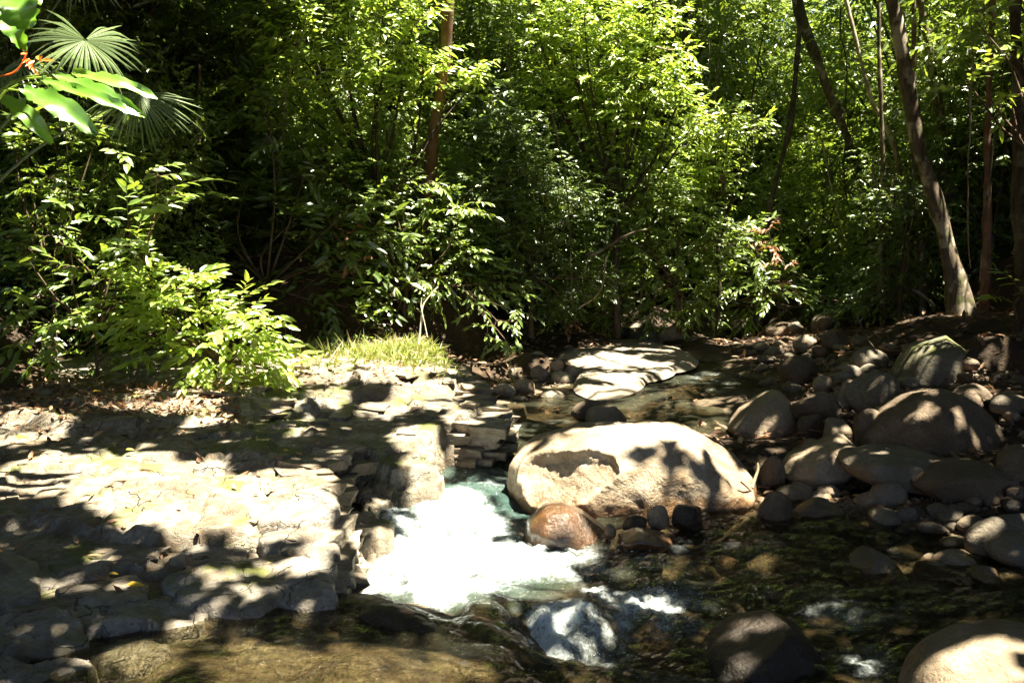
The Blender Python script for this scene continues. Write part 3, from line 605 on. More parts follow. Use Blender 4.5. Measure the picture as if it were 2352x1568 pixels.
def ledge_fields(x, y):
    q = xyz(x, y); nz = fbm(q * 2.6, 51, 4); nf = fbm(q * 9, 53, 4)
    bed = np.minimum(ground_z(x, y), .15) - .1
    d1 = sd_poly(x, y, LEDGE) + .10 * nz + .04 * nf
    d2 = sd_poly(x, y, UPPER) + .07 * nz + .03 * nf
    d3 = sd_poly(x, y, STEP2) + .16 * nz + .05 * nf
    plane = LA + LB * (y - 4)
    top = plane - .06 + .07 * sstep(-.01, .05, d2) + .06 * sstep(-.02, .10, d3) + .05 * sstep(.3, 1.5, d3)
    nl = fbm(q * np.array([.9, 1.5, 1]), 58, 3); jag = .5 * nz + .35 * nf
    h = .10 * nl + .03 * nz
    st = .034; lay = h / st + jag; f = lay - np.floor(lay); terr = st * (np.floor(lay) + sstep(.44, .56, f) - .35 * jag)
    top = top + terr + .006 * nf + .004 * fbm(q * 26, 57, 3)
    for (xa, ya, xb, yb, wj) in JOINTS:
        ex, ey = xb - xa, yb - ya; L2 = math.hypot(ex, ey); tt = ((x - xa) * ex + (y - ya) * ey) / L2 ** 2; dj = ((x - xa) * ey - (y - ya) * ex) / L2 + .05 * nz + .025 * nf
        top = top - .045 * np.exp(-(dj / wj) ** 2) * sstep(-.02, .05, tt) * sstep(1.02, .95, tt)
    prof = .30 * sstep(-.15, -.12, d1) + .25 * sstep(-.09, -.065, d1) + .25 * sstep(-.04, -.015, d1) + .20 * sstep(.02, .06, d1)
    return bed + (top - bed) * prof, d1
lx = axis([(-7, -5, .08), (-5, .35, .022)]); ly = axis([(2.2, 8.2, .022), (8.2, 10.8, .04)])
X, Y = np.meshgrid(lx, ly); ZL, D1 = ledge_fields(X, Y)
Fq = grid_faces(len(lx), len(ly)); keep = (D1.reshape(-1)[Fq] > -.25).any(1); used, inv = np.unique(Fq[keep], return_inverse=True)
ledge = obj('rock_ledge', make_mesh('rock_ledge', np.stack([X, Y, ZL], -1).reshape(-1, 3)[used], inv.reshape(-1, 4)), M['ledge'])
tag(ledge, 'broad sunlit limestone ledge in thin broken beds along the left side', kind='structure')
def lz(x, y): return float(ledge_fields(np.array([float(x)]), np.array([float(y)]))[0][0])

def block_shape(seed, sub=3):
    rs_ = np.random.RandomState(seed); V = []; bm = bmesh.new(); bmesh.ops.create_cube(bm, size=2)
    for v in bm.verts: v.co.x *= rs_.uniform(.75, 1.1); v.co.y *= rs_.uniform(.75, 1.1); v.co.z *= rs_.uniform(.7, 1.1)
    for v in bm.verts: v.co += __import__('mathutils').Vector(rs_.normal(0, .16, 3))
    bmesh.ops.bevel(bm, geom=list(bm.edges), offset=.07, segments=1, affect='EDGES')
    bmesh.ops.subdivide_edges(bm, edges=list(bm.edges), cuts=3, use_grid_fill=True)
    bmesh.ops.triangulate(bm, faces=bm.faces)
    bm.verts.ensure_lookup_table()
    V = np.array([v.co[:] for v in bm.verts]); F = np.array([[v.index for v in f.verts] for f in bm.faces]); bm.free()
    V = V + .13 * np.stack([fbm(V * 1.7 + seed + 9 * a, seed + a, 4) for a in range(3)], -1)
    return V, F
blocks = []
for k in range(12):
    me = make_mesh('block', *block_shape(700 + k), smooth=False); me.materials.append(M['block']); blocks.append(me)
gr = np.random.RandomState(15); GV, GF = ico(1); gv, gf, go = [], [], 0
for (a0, b0, a1, b1, n_, g0, g1) in [(1690, 770, 2345, 1000, 900, .008, .03), (1720, 1040, 2345, 1220, 900, .006, .025), (1180, 830, 1400, 900, 260, .006, .022), (1420, 742, 1900, 785, 420, .01, .035), (1640, 1100, 1960, 1200, 400, .006, .02)]:
    px, py = gr.uniform(a0, a1, n_), gr.uniform(b0, b1, n_); d = np.array([ray(a, b) for a, b in zip(px, py)]); z = np.full(n_, .3)
    for _ in range(6): p_ = CAM + d * ((z - CZ) / d[:, 2])[:, None]; z = .5 * z + .5 * ground_z(p_[:, 0], p_[:, 1])
    for k in range(n_):
        gv.append(GV * (gr.uniform(g0, g1) * gr.uniform(.6, 1.3, 3)) * (1 + .2 * gr.normal(size=(len(GV), 1))) + np.array([p_[k, 0], p_[k, 1], z[k] + .004])); gf.append(GF + go); go += len(GV)
tag(obj('gravel', make_mesh('gravel', np.vstack(gv), np.vstack(gf), False), M['brown_rock']), 'coarse brown gravel between the rocks on the banks', 'gravel', kind='stuff')
rs = np.random.RandomState(11)
E2 = np.array(EDGE)
for i in range(1, len(E2) - 2):
    a, b = E2[i], E2[i + 1]; L = np.linalg.norm(b - a); t = (b - a) / L; nrm = np.array([-t[1], t[0]])
    if nrm[0] < 0 and abs(nrm[0]) > .3: nrm = -nrm
    if 5 <= i <= 8: continue            # the leaning wedge and its neighbours stand here
    base_z = max(.10 if a[1] > 6.2 else -.05, min(gz(a[0] + .1, a[1]), .3)); topz = LA + LB * (a[1] - 4)
    nlev = max(2, int(round((topz - base_z) / .085)))
    for lev in range(nlev):
        u = rs.uniform(-.1, .05)
        while u < L:
            w_ = rs.uniform(.10, .34); hh = (topz - base_z) / nlev
            off = rs.uniform(-.10, .02) + (nlev - 1 - lev) * (.014 if i < 5 else .03 if a[1] > 6.3 else .018)
            c = a + t * (u + w_ / 2) + nrm * off; z = base_z + (lev + .5) * hh + LB * (c[1] - a[1]) * .6 - .015
            if rs.rand() > .12:
                o = obj('block', blocks[rs.randint(12)], None, ledge); o.location = (c[0], c[1], z)
                o.scale = (w_ * .56, rs.uniform(.12, .20), hh * rs.uniform(.5, .72))
                o.rotation_euler = (rs.uniform(-.07, .07) - .05, rs.uniform(-.06, .06), math.atan2(t[1], t[0]) + rs.uniform(-.22, .22))
            u += w_ * rs.uniform(.9, 1.05)
# loose plates lying on the upper beds
for k in range(26):
    px, py = rs.uniform(430, 1080), rs.uniform(850, 990)
    c = GL(px, py)
    if sd_poly(np.array([c[0]]), np.array([c[1]]), LEDGE)[0] < .05: continue
    o = obj('block', blocks[rs.randint(12)], None, ledge); o.location = (c[0], c[1], lz(c[0], c[1]) + .01)
    o.scale = (rs.uniform(.05, .16), rs.uniform(.04, .11), rs.uniform(.012, .035)); o.rotation_euler = (rs.uniform(-.15, .15), rs.uniform(-.15, .15), rs.uniform(0, 6.28))

def slab(pts, dz, h, seed, mat='slab', parent=None, surf=GL, na=110, nr=26, name='slab', pw=7, rag=.28):
    W = np.array([surf(a, b, dz) for a, b in pts]); c = W.mean(0); q = W[:, :2] - c[:2]
    an = np.arctan2(q[:, 1], q[:, 0]); o_ = np.argsort(an); an = an[o_]; rr = np.linalg.norm(q, axis=1)[o_]
    al = np.linspace(-pi, pi, na, endpoint=False); R = np.interp(al, np.concatenate([an - 2 * pi, an, an + 2 * pi]), np.tile(rr, 3))
    R = R * (1.0 + .14 * rag + rag * fbm(np.stack([np.cos(al) * 2.2, np.sin(al) * 2.2, al * 0 + seed], -1), seed, 4))
    s = np.concatenate([np.linspace(.05, .9, nr - 5), [.94, .97, 1.0, 1.03, 1.05]]); S, A = np.meshgrid(s, al, indexing='ij'); RR = np.tile(R, (len(s), 1))
    x = c[0] + S * RR * np.cos(A); y = c[1] + S * RR * np.sin(A)
    prof = np.where(S <= 1, (1 - np.minimum(S, 1) ** pw) ** (1 / pw), -(S - 1) * 12)
    zc = (LA + LB * (y - 4) + dz) if surf is GL else (.335 + .062 * (y - 9.6) + dz) if surf.__name__ == 'Gsh' else dz
    q = xyz(x, y); z = zc + h * (prof - .45) + (.55 * h * fbm(q * 2.4 + seed, seed, 4) + .022 * fbm(q * 8, seed + 2, 4)) * np.clip(prof + .4, 0, 1)
    V = np.stack([x, y, z], -1).reshape(-1, 3); V = np.vstack([V, [[c[0], c[1], V[:na, 2].mean()]]])
    i = np.arange(na * len(s)).reshape(len(s), na); j = np.roll(i, -1, 1)
    F = np.stack([i[:-1], i[1:], j[1:], j[:-1]], -1).reshape(-1, 4)
    F = np.vstack([F[:, [0, 1, 2]], F[:, [0, 2, 3]], np.stack([np.full(na, len(V) - 1), i[0], j[0]], -1)])
    return obj(name, make_mesh(name, V, F), M[mat], parent)
SL = [([(385, 1345), (430, 1310), (500, 1298), (570, 1330), (630, 1385), (590, 1415), (480, 1400), (400, 1370)], .0, .07),
      ([(560, 1300), (620, 1280), (690, 1300), (750, 1365), (760, 1390), (640, 1400), (570, 1350)], -.02, .09),
      ([(110, 1400), (190, 1340), (300, 1325), (340, 1370), (300, 1410), (200, 1440), (130, 1430)], -.01, .07),
      ([(310, 1400), (360, 1375), (440, 1400), (480, 1440), (400, 1450), (330, 1440), (230, 1450)], -.02, .07),
      ([(-60, 1450), (60, 1430), (180, 1460), (200, 1480), (80, 1510), (-60, 1520)], .0, .09),
      ([(260, 1490), (300, 1470), (365, 1490), (370, 1530), (290, 1560), (250, 1540)], -.03, .06),
      ([(-40, 1530), (60, 1545), (150, 1540), (220, 1570), (150, 1640), (-60, 1640)], .0, .10),
      ([(60, 1330), (140, 1290), (250, 1290), (230, 1325), (130, 1350)], -.02, .06),
      ([(-80, 1350), (30, 1300), (80, 1330), (60, 1390), (-80, 1420)], -.02, .08),
      ([(610, 1250), (680, 1232), (745, 1260), (755, 1320), (700, 1300), (640, 1290)], -.05, .14),
      ([(615, 1165), (700, 1130), (752, 1150), (750, 1205), (690, 1230), (620, 1225)], .0, .13),
      ([(380, 1290), (450, 1262), (560, 1258), (560, 1285), (470, 1300)], -.05, .05),
      ([(200, 1275), (290, 1262), (360, 1275), (330, 1310), (230, 1300)], -.05, .06)]
for k, (pts, dz, h) in enumerate(SL): slab(pts, dz, h, 60 + k, 'slab', ledge)
for k in range(26):            # thin broken plates and chips on the near beds
    px, py = rs.uniform(-40, 740), rs.uniform(1010, 1470); c = GL(px, py)
    if sd_poly(np.array([c[0]]), np.array([c[1]]), LEDGE)[0] < .05: continue
    g_ = rs.uniform(.4, 1.3)
    o = obj('block', blocks[rs.randint(12)], None, ledge); o.location = (c[0], c[1], lz(c[0], c[1]) + .004)
    o.scale = (g_ * rs.uniform(.03, .11), g_ * rs.uniform(.03, .07), g_ * rs.uniform(.008, .022)); o.rotation_euler = (rs.uniform(-.1, .1), rs.uniform(-.1, .1), rs.uniform(-.7, .7))
# the leaning pale wedge and the overhanging block at the end of the ledge
def hull_block(pts, seed, mat, parent, name='block', rough=.03, cuts=5):
    bm = bmesh.new(); W = [P(*q) for q in pts]; c = np.mean(W, 0)
    for w in W: bm.verts.new(tuple(w - c))
    r_ = bmesh.ops.convex_hull(bm, input=list(bm.verts)); bmesh.ops.delete(bm, geom=[g for g in r_['geom_interior'] if isinstance(g, bmesh.types.BMVert)], context='VERTS')
    bmesh.ops.triangulate(bm, faces=bm.faces); bmesh.ops.bevel(bm, geom=list(bm.edges), offset=.012, segments=1, affect='EDGES')
    bmesh.ops.subdivide_edges(bm, edges=list(bm.edges), cuts=cuts, use_grid_fill=True); bmesh.ops.triangulate(bm, faces=bm.faces); bm.verts.ensure_lookup_table()
    V = np.array([v.co[:] for v in bm.verts]); F = np.array([[v.index for v in f.verts] for f in bm.faces]); bm.free()
    V = V + rough * np.stack([fbm(V * np.array([4, 4, 12]) + seed + 9 * a, seed + a, 4) for a in range(3)], -1)
    return obj(name, make_mesh(name, V, F, False), M[mat], parent, c)
hull_block([(905, 1003, 6.95), (955, 962, 7.25), (1000, 940, 7.5), (1022, 1060, 7.1), (1000, 1075, 6.9), (915, 1065, 6.75), (930, 1080, 7.4), (1015, 1040, 7.6), (930, 960, 7.8)], 81, 'ledge', ledge)
hull_block([(1008, 968, 7.35), (1030, 946, 7.7), (1098, 943, 7.8), (1122, 958, 7.6), (1116, 985, 7.3), (1012, 992, 7.25), (1060, 940, 8.1)], 82, 'ledge', ledge)
hull_block([(1075, 975, 7.6), (1118, 975, 7.6), (1118, 1030, 7.5), (1090, 1040, 7.5), (1070, 1020, 7.8)], 86, 'block', ledge)
hull_block([(830, 1080, 6.5), (880, 1060, 6.8), (945, 1050, 6.9), (958, 1075, 6.6), (905, 1105, 6.4), (850, 1130, 6.25), (870, 1150, 6.6), (940, 1110, 6.8)], 83, 'block', ledge)
hull_block([(925, 1075, 6.75), (955, 1060, 6.9), (985, 1090, 6.75), (980, 1115, 6.6), (945, 1125, 6.6), (960, 1100, 7.0)], 87, 'ledge', ledge)
slab([(840, 1150), (905, 1130), (915, 1165), (860, 1180)], -.38, .12, 84, 'ledge', ledge)
slab([(780, 1230), (830, 1200), (880, 1220), (860, 1270), (790, 1290)], -.36, .14, 85, 'block', ledge)
# rocks under the near sheet of water
def Gs(a, b, z): return G(a, b, z)
hump = slab([(720, 1405), (780, 1385), (880, 1378), (950, 1400), (1000, 1440), (900, 1445), (760, 1430)], .215, .08, 92, 'dark_wet', None, Gs, name='rock', pw=2.0)
tag(hump, 'dark wet rim of rock where the near water slides into the foam', 'rock')
def Gsh(a, b, dz):                       # plane of the midstream shelf, dipping towards the viewer
    d = ray(a, b); k0, k1 = .335, .062
    t = (k0 - 9.6 * k1 + dz - CZ) / (d[2] - k1 * d[1]); return CAM + d * t
shelf = slab([(1290, 800), (1340, 782), (1450, 778), (1540, 792), (1585, 815), (1545, 845), (1480, 865), (1425, 895), (1370, 905), (1325, 885), (1345, 850), (1310, 825)], .015, .06, 93, 'pale_shelf', None, Gsh, na=150, nr=30, name='rock_shelf', pw=3.0, rag=.05)
tag(shelf, 'smooth pale rock shelf dappled with sun sloping into midstream', 'rock')
low = slab([(1095, 850), (1160, 845), (1205, 870), (1200, 920), (1180, 960), (1130, 975), (1110, 920)], .25, .09, 94, 'brown_rock', None, Gs, name='rock_shelf', pw=4)
tag(low, 'low brown rock shelf in the shade behind the tip of the ledge', 'rock')

# ------------------------------------------------------------------ plants
UP = np.array([0, 0, 1.0])
def leaf_verts(Pb, A, N, L, Wd, rich, droop=.12):
    """Arrays of leaves: base point, axis, normal, length, width -> vertices and triangles."""
    A = unit(A); S = unit(np.cross(A, N)); N = np.cross(S, A); L = L[:, None]; Wd = Wd[:, None]; n = len(Pb)
    if rich:
        v = [Pb, Pb + .5 * L * A - .03 * L * N, Pb + L * A - droop * L * N]
        for sg in (1, -1):
            v += [Pb + .28 * L * A + sg * .46 * Wd * S + .12 * Wd * N, Pb + .66 * L * A + sg * .38 * Wd * S + .10 * Wd * N - .4 * droop * L * N]
        V = np.stack(v, 1)
        T = np.array([[0, 1, 3], [1, 4, 3], [1, 2, 4], [0, 5, 1], [1, 5, 6], [1, 6, 2]])
    else:
        V = np.stack([Pb, Pb + .42 * L * A + .5 * Wd * S + .12 * Wd * N, Pb + L * A - droop * L * N, Pb + .42 * L * A - .5 * Wd * S + .12 * Wd * N], 1)
        T = np.array([[0, 2, 1], [0, 3, 2]])
    k = V.shape[1]
    F = (T[None] + (np.arange(n) * k)[:, None, None]).reshape(-1, 3)
    return V.reshape(-1, 3), F
def twig_leaves(rs_, S0, D, TL, nl, leaf, width, spread=.9, sag=.25, flop=.25, ntilt=.42, lean=-.5):
    """Leaves set alternately along twigs. Returns base, axis, normal, length, width arrays."""
    m = len(S0); u = (np.arange(nl) + .6) / nl
    D = unit(D); side = unit(np.cross(D, UP + 1e-3))
    sg = np.where(np.arange(nl) % 2 == 0, 1.0, -1.0)
    pos = S0[:, None] + D[:, None] * (u[None, :, None] * TL[:, None, None]) - UP * (sag * TL[:, None, None] * (u ** 2)[None, :, None])
    ax = D[:, None] * (.45 + .6 * u[None, :, None]) + side[:, None] * (sg[None, :, None] * spread * (1.15 - u[None, :, None] * .8)) - UP * flop
    ax = ax + rs_.normal(0, .16, ax.shape)
    nn = UP + np.array([-.4 * lean, lean, 0]) + rs_.normal(0, ntilt, ax.shape)
    sz = rs_.uniform(.65, 1.2, (m, nl)) * leaf
    return pos.reshape(-1, 3), ax.reshape(-1, 3), nn.reshape(-1, 3), sz.reshape(-1), (sz * width / leaf).reshape(-1)
def tube(path, rad, ns=8, seed=0, rough=.06):
    path = np.array(path, float); n = len(path); T = unit(np.gradient(path, axis=0))
    ref = np.array([0, 1.0, 0]) if abs(T[0][1]) < .8 else np.array([1.0, 0, 0])
    U = unit(np.cross(T, ref)); Wv = np.cross(T, U); a = np.linspace(0, 2 * pi, ns, endpoint=False)
    rad = np.array(rad, float) * np.ones(n)
    C = path[:, None] + rad[:, None, None] * (np.cos(a)[None, :, None] * U[:, None] + np.sin(a)[None, :, None] * Wv[:, None])
    if rough: C = path[:, None] + (C - path[:, None]) * (1 + rough * 2 * vnoise(C * 6 + seed, seed))[..., None]
    V = C.reshape(-1, 3); i = np.arange(n * ns).reshape(n, ns); j = np.roll(i, -1, 1)
    F = np.stack([i[:-1], j[:-1], j[1:], i[1:]], -1).reshape(-1, 4)
    return V, np.vstack([F[:, [0, 1, 2]], F[:, [0, 2, 3]]])
def smooth_path(pts, n=24):
    pts = np.array(pts, float); t = np.concatenate([[0], np.cumsum(np.linalg.norm(np.diff(pts, axis=0), axis=1))]); t /= t[-1]
    u = np.linspace(0, 1, n); q = np.stack([np.interp(u, t, pts[:, k]) for k in range(pts.shape[1])], -1)
    for _ in range(3): q[1:-1] = .25 * q[:-2] + .5 * q[1:-1] + .25 * q[2:]
    return q
def join(parts):
    Vs, Fs, o = [], [], 0
    for V, F in parts: Vs.append(V); Fs.append(F + o); o += len(V)
    return np.vstack(Vs), np.vstack(Fs)

big_leaf_cache = {}
def plant(name, label, cat, y, base, clumps, leaf=.13, width=.045, mat='leaf_mid', cover=3.0, rich=True, seed=0, singles=0, bark='twig', stem=.03, flop=.3, group=None, out=.6, tw=9, basez=None, twigs_drawn=True):
    """A shrub or small tree: stem and limbs rise from base to every clump of foliage; clumps = (px, py, r_px[, dy]) at distance y."""
    rs_ = np.random.RandomState(seed + 1000)
    b = np.array(base, float) if len(base) == 3 else P(base[0], base[1], y)
    if basez is not None: b[2] = basez
    root = empty(name, b); tag(root, label, cat, group)
    if 8.1 < y < 12: leaf, width = leaf * 1.16, width * 1.16
    s = pm(y); limbs = []; LV = []
    cents = np.array([P(c[0], c[1], y + (c[3] if len(c) > 3 else rs_.uniform(-.35, .35))) for c in clumps])
    mean = cents.mean(0); fork = b + (mean - b) * .45 + np.array([0, 0, .1])
    fork[0] = b[0] + (mean[0] - b[0]) * .25
    main = smooth_path([b - np.array([0, 0, .1]), b * .5 + fork * .5 + rs_.normal(0, .04, 3), fork], 10)
    limbs.append(tube(main, np.linspace(stem, stem * .7, 10), 7, seed))
    for k, c in enumerate(clumps):
        r = c[2] / s; cc = cents[k]
        mid = fork * .45 + cc * .55 + rs_.normal(0, .12, 3) - UP * .05
        limbs.append(tube(smooth_path([fork, mid, cc, cc + unit(cc - mid) * r * .6], 12), np.linspace(stem * .6, .006, 12), 5, seed + k))
        nleaf = int(cover * pi * r * r / (leaf * width * .62) * .62); nt = max(3, int(nleaf / tw))
        d = unit(rs_.normal(size=(nt, 3))); rad = r * rs_.uniform(.05, 1.0, nt) ** .55
        S0 = cc + d * rad[:, None] * np.array([1.0, .9, .85])
        od = unit(S0 - (cc * .65 + fork * .35)); D = unit(od * out + rs_.normal(0, .5, (nt, 3)) + np.array([0, -.12, -.05]))
        D[:, 2] *= .55
        TL = rs_.uniform(.7, 1.3, nt) * leaf * tw * .30
        LV.append(twig_leaves(rs_, S0, D, TL, tw, leaf, width, flop=flop))
        if twigs_drawn:
            for q in range(min(nt, 14)):
                e0 = cc + (S0[q] - cc) * .2
                limbs.append(tube([e0, S0[q], S0[q] + unit(D[q]) * TL[q] * .5 - UP * .06 * TL[q], S0[q] + unit(D[q]) * TL[q] - UP * .25 * TL[q]], [.005, .004, .003, .002], 3, 0, 0))
    V, F = join(limbs); obj('branches', make_mesh('branches', V - b, F), M[bark], root)
    Pb, A, N, L, Wd = [np.concatenate([q[i] for q in LV]) for i in range(5)]
    if singles:
        # the leaves nearest the viewer on the outside are separate parts
        idx = np.argsort(Pb[:, 1] - .35 * Pb[:, 2] + rs_.normal(0, .12, len(Pb)))[:singles]; rest = np.ones(len(Pb), bool); rest[idx] = False
        if mat not in big_leaf_cache:
            big_leaf_cache[mat] = []
            for v in range(3):
                V1, F1 = leaf_verts(np.zeros((1, 3)), np.array([[1.0, 0, 0]]), np.array([[0, 0, 1.0]]), np.array([1.0]), np.array([.32 + .05 * v]), True, .10 + .06 * v)
                me = make_mesh('leaf', V1, F1, False); me.materials.append(M[mat]); big_leaf_cache[mat].append(me)
        import mathutils
        Au = unit(A); Su = unit(np.cross(N, Au)); Nu = np.cross(Au, Su)
        for i in idx:
            o = obj('leaf', big_leaf_cache[mat][i % 3], None, root)
            mt = mathutils.Matrix(((Au[i][0], Su[i][0], Nu[i][0]), (Au[i][1], Su[i][1], Nu[i][1]), (Au[i][2], Su[i][2], Nu[i][2])))
            o.rotation_euler = mt.to_euler(); o.location = Pb[i] - b; o.scale = (L[i],) * 3
        Pb, A, N, L, Wd = Pb[rest], A[rest], N[rest], L[rest], Wd[rest]
    V, F = leaf_verts(Pb, A, N, L, Wd, rich)
    cr = obj('crown', make_mesh('crown', V - b, F, False), M[mat], root); cr['kind'] = 'stuff'
    return root

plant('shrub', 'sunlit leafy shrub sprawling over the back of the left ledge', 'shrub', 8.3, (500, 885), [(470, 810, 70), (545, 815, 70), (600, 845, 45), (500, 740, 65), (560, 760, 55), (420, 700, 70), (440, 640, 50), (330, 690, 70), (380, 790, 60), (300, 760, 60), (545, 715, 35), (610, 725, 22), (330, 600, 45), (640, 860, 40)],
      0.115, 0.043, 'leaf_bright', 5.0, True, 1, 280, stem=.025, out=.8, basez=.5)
plant('shrub', 'straggling large leaved shrub with shaded lower twigs at the left edge', 'shrub', 8.2, (230, 900), [(165, 610, 55), (90, 680, 35), (120, 540, 50), (230, 640, 55), (60, 590, 60), (180, 720, 60), (90, 780, 60), (30, 700, 50), (240, 820, 45), (350, 505, 35), (300, 540, 35), (400, 440, 25), (360, 400, 22), (310, 470, 25), (270, 560, 30)],
      0.128, 0.047, 'leaf_mid', 3.2, True, 2, 200, stem=.02, out=.8, basez=.5)
plant('sapling', 'slender sapling with whorled leaves below the broad banana leaves', 'sapling', 8.8, (130, 860), [(130, 400, 45), (60, 330, 60), (150, 300, 55), (230, 290, 45), (60, 440, 50), (20, 500, 50), (250, 330, 35), (100, 250, 50), (30, 250, 50), (170, 480, 45)],
      0.128, 0.044, 'leaf_mid', 3.0, True, 3, 200, stem=.02, basez=.6)
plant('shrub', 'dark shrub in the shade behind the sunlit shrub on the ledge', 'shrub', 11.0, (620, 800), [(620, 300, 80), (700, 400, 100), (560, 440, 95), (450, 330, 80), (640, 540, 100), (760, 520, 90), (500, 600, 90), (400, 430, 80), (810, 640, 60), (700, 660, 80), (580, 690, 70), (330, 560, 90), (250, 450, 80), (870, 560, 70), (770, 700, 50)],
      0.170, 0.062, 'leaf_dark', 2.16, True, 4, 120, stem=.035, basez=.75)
plant('tree', 'small tree with drooping sunlit leaves overhanging the upper middle left', 'tree', 11.9, (880, 770), [(800, 70, 95), (890, 120, 90), (970, 175, 80), (1045, 200, 60), (730, 150, 95), (650, 60, 90), (860, 220, 80), (950, 50, 70), (700, 260, 90), (930, 230, 60), (1090, 190, 35), (800, 300, 80), (600, 230, 80), (880, 20, 90), (760, 0, 80)],
      0.132, 0.044, 'leaf_bright', 2.70, True, 5, 260, stem=.05, flop=.55, bark='bark_dark', out=.8)
plant('shrub', 'dense shrub arching over the dark hollow behind the ledge grass', 'shrub', 11.8, (930, 775), [(860, 390, 80), (760, 380, 85), (930, 440, 90), (1000, 520, 80), (1050, 595, 70), (900, 590, 90), (1000, 650, 60), (1120, 650, 50), (820, 490, 85), (940, 690, 50), (1170, 660, 35), (1060, 480, 40), (860, 660, 60), (800, 590, 60)],
      0.111, 0.039, 'leaf_mid', 3.24, True, 6, 260, stem=.04, flop=.45)
plant('leafy_branch', 'hanging branch of pale leaves dangling over the dark hollow', 'branch', 11.3, (1040, 640), [(1140, 735, 26), (1120, 770, 22), (1165, 785, 22), (1180, 715, 18), (1100, 700, 18)],
      0.111, 0.038, 'leaf_mid', 1.49, True, 7, 60, stem=.006, flop=.3)
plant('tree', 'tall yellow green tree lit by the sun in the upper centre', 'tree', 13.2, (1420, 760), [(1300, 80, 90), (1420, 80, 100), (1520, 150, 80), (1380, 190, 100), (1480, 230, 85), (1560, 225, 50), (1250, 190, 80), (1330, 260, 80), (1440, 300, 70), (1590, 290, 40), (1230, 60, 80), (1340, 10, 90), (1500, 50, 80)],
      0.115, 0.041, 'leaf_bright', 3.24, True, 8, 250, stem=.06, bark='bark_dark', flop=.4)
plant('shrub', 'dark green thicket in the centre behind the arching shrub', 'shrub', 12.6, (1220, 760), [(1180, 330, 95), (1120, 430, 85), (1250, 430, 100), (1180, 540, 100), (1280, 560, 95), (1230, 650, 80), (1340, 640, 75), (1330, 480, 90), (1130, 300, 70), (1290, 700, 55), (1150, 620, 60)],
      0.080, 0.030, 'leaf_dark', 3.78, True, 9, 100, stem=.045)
plant('shrub', 'broad leafy bush over the far left bank of the pool', 'shrub', 13.6, (1560, 752), [(1480, 450, 80), (1400, 400, 75), (1545, 480, 75), (1500, 590, 85), (1420, 690, 50), (1580, 690, 60), (1620, 560, 85), (1440, 560, 70), (1500, 700, 50), (1400, 620, 60), (1530, 430, 45)],
      0.115, 0.041, 'leaf_mid', 3.38, True, 10, 160, stem=.04)
plant('shrub', 'glossy bush whose lowest sprays reach the far water', 'shrub', 14.6, (1740, 745), [(1690, 630, 75), (1740, 590, 55), (1660, 550, 55), (1760, 660, 55), (1820, 650, 50), (1880, 690, 42), (1640, 690, 50), (1700, 700, 45), (1840, 700, 35), (1720, 530, 45)],
      0.165, 0.060, 'leaf_mid', 3.10, True, 11, 150, stem=.035)
plant('tree', 'sunlit tree limb of pale leaves left of the far gap', 'tree', 14.2, (1650, 745), [(1680, 275, 55), (1640, 285, 45), (1725, 300, 40), (1650, 350, 55), (1610, 400, 65), (1640, 430, 55), (1600, 330, 50), (1570, 400, 60), (1600, 470, 50)],
      0.111, 0.039, 'leaf_bright', 2.97, True, 12, 60, stem=.04, bark='bark_dark')
plant('tree', 'yellowish tree filling the gap above the far end of the pool', 'tree', 17.5, (1880, 735), [(1850, 500, 100), (1950, 560, 95), (1930, 430, 90), (1880, 350, 95), (1990, 640, 55), (1800, 580, 80), (1780, 460, 70), (1900, 640, 70), (2010, 520, 70), (1820, 400, 70)],
      0.111, 0.043, 'leaf_bright', 3.10, False, 13, 0, stem=.06, bark='bark_dark')
plant('tree', 'hazy tall tree in the upper right distance', 'tree', 20, (1830, 720), [(1720, 80, 110), (1850, 60, 110), (1950, 150, 110), (1700, 200, 100), (1800, 250, 100), (1930, 250, 100), (2030, 350, 90), (1760, 350, 80), (2040, 100, 90), (1640, 120, 90), (2020, 230, 80), (1600, 30, 90), (1960, 30, 90)],
      0.128, 0.047, 'leaf_far', 2.97, False, 14, 0, stem=.09, bark='bark_dark')
plant('tree', 'dark leaved understory tree among the trunks on the right', 'tree', 12.4, (2280, 690), [(2200, 350, 80), (2280, 250, 85), (2250, 120, 70), (2300, 420, 85), (2180, 440, 75), (2250, 540, 85), (2330, 560, 70), (2310, 330, 70), (2330, 80, 70), (2330, 180, 60), (2210, 610, 50), (2290, 640, 50)],
      0.119, 0.043, 'leaf_dark', 2.29, True, 15, 160, stem=.04, bark='bark_dark')
plant('shrub', 'shaded shrub between the far gap and the leaning trunk', 'shrub', 12.2, (2070, 745), [(2100, 560, 75), (2060, 480, 75), (2040, 620, 65), (2120, 650, 60), (2000, 690, 40), (2100, 470, 60), (2060, 690, 40)],
      0.102, 0.036, 'leaf_dark', 2.97, True, 16, 80, stem=.03)
plant('sapling', 'sapling with bright see through leaves in the upper right corner', 'sapling', 8.2, (2420, 600), [(2250, 60, 30), (2290, 125, 40), (2225, 190, 25), (2320, 220, 35), (2270, 20, 35), (2330, 130, 35)],
      0.128, 0.047, 'leaf_bright', 1.22, True, 17, 70, stem=.02)
plant('shrub', 'low sunlit plants by the white rock at the far end of the pool', 'plant', 14.0, (1990, 745), [(1960, 700, 28), (1990, 690, 28), (2020, 715, 25), (2050, 735, 25), (1940, 725, 18)],
      0.093, 0.030, 'leaf_bright', 2.43, True, 18, 40, stem=.012)
plant('shrub', 'small dark seedling plants under the arching shrub', 'plant', 11.0, (800, 800), [(790, 770, 30), (830, 745, 30), (740, 765, 28), (870, 760, 25)],
      0.102, 0.043, 'leaf_mid', 2.03, True, 19, 30, stem=.008)
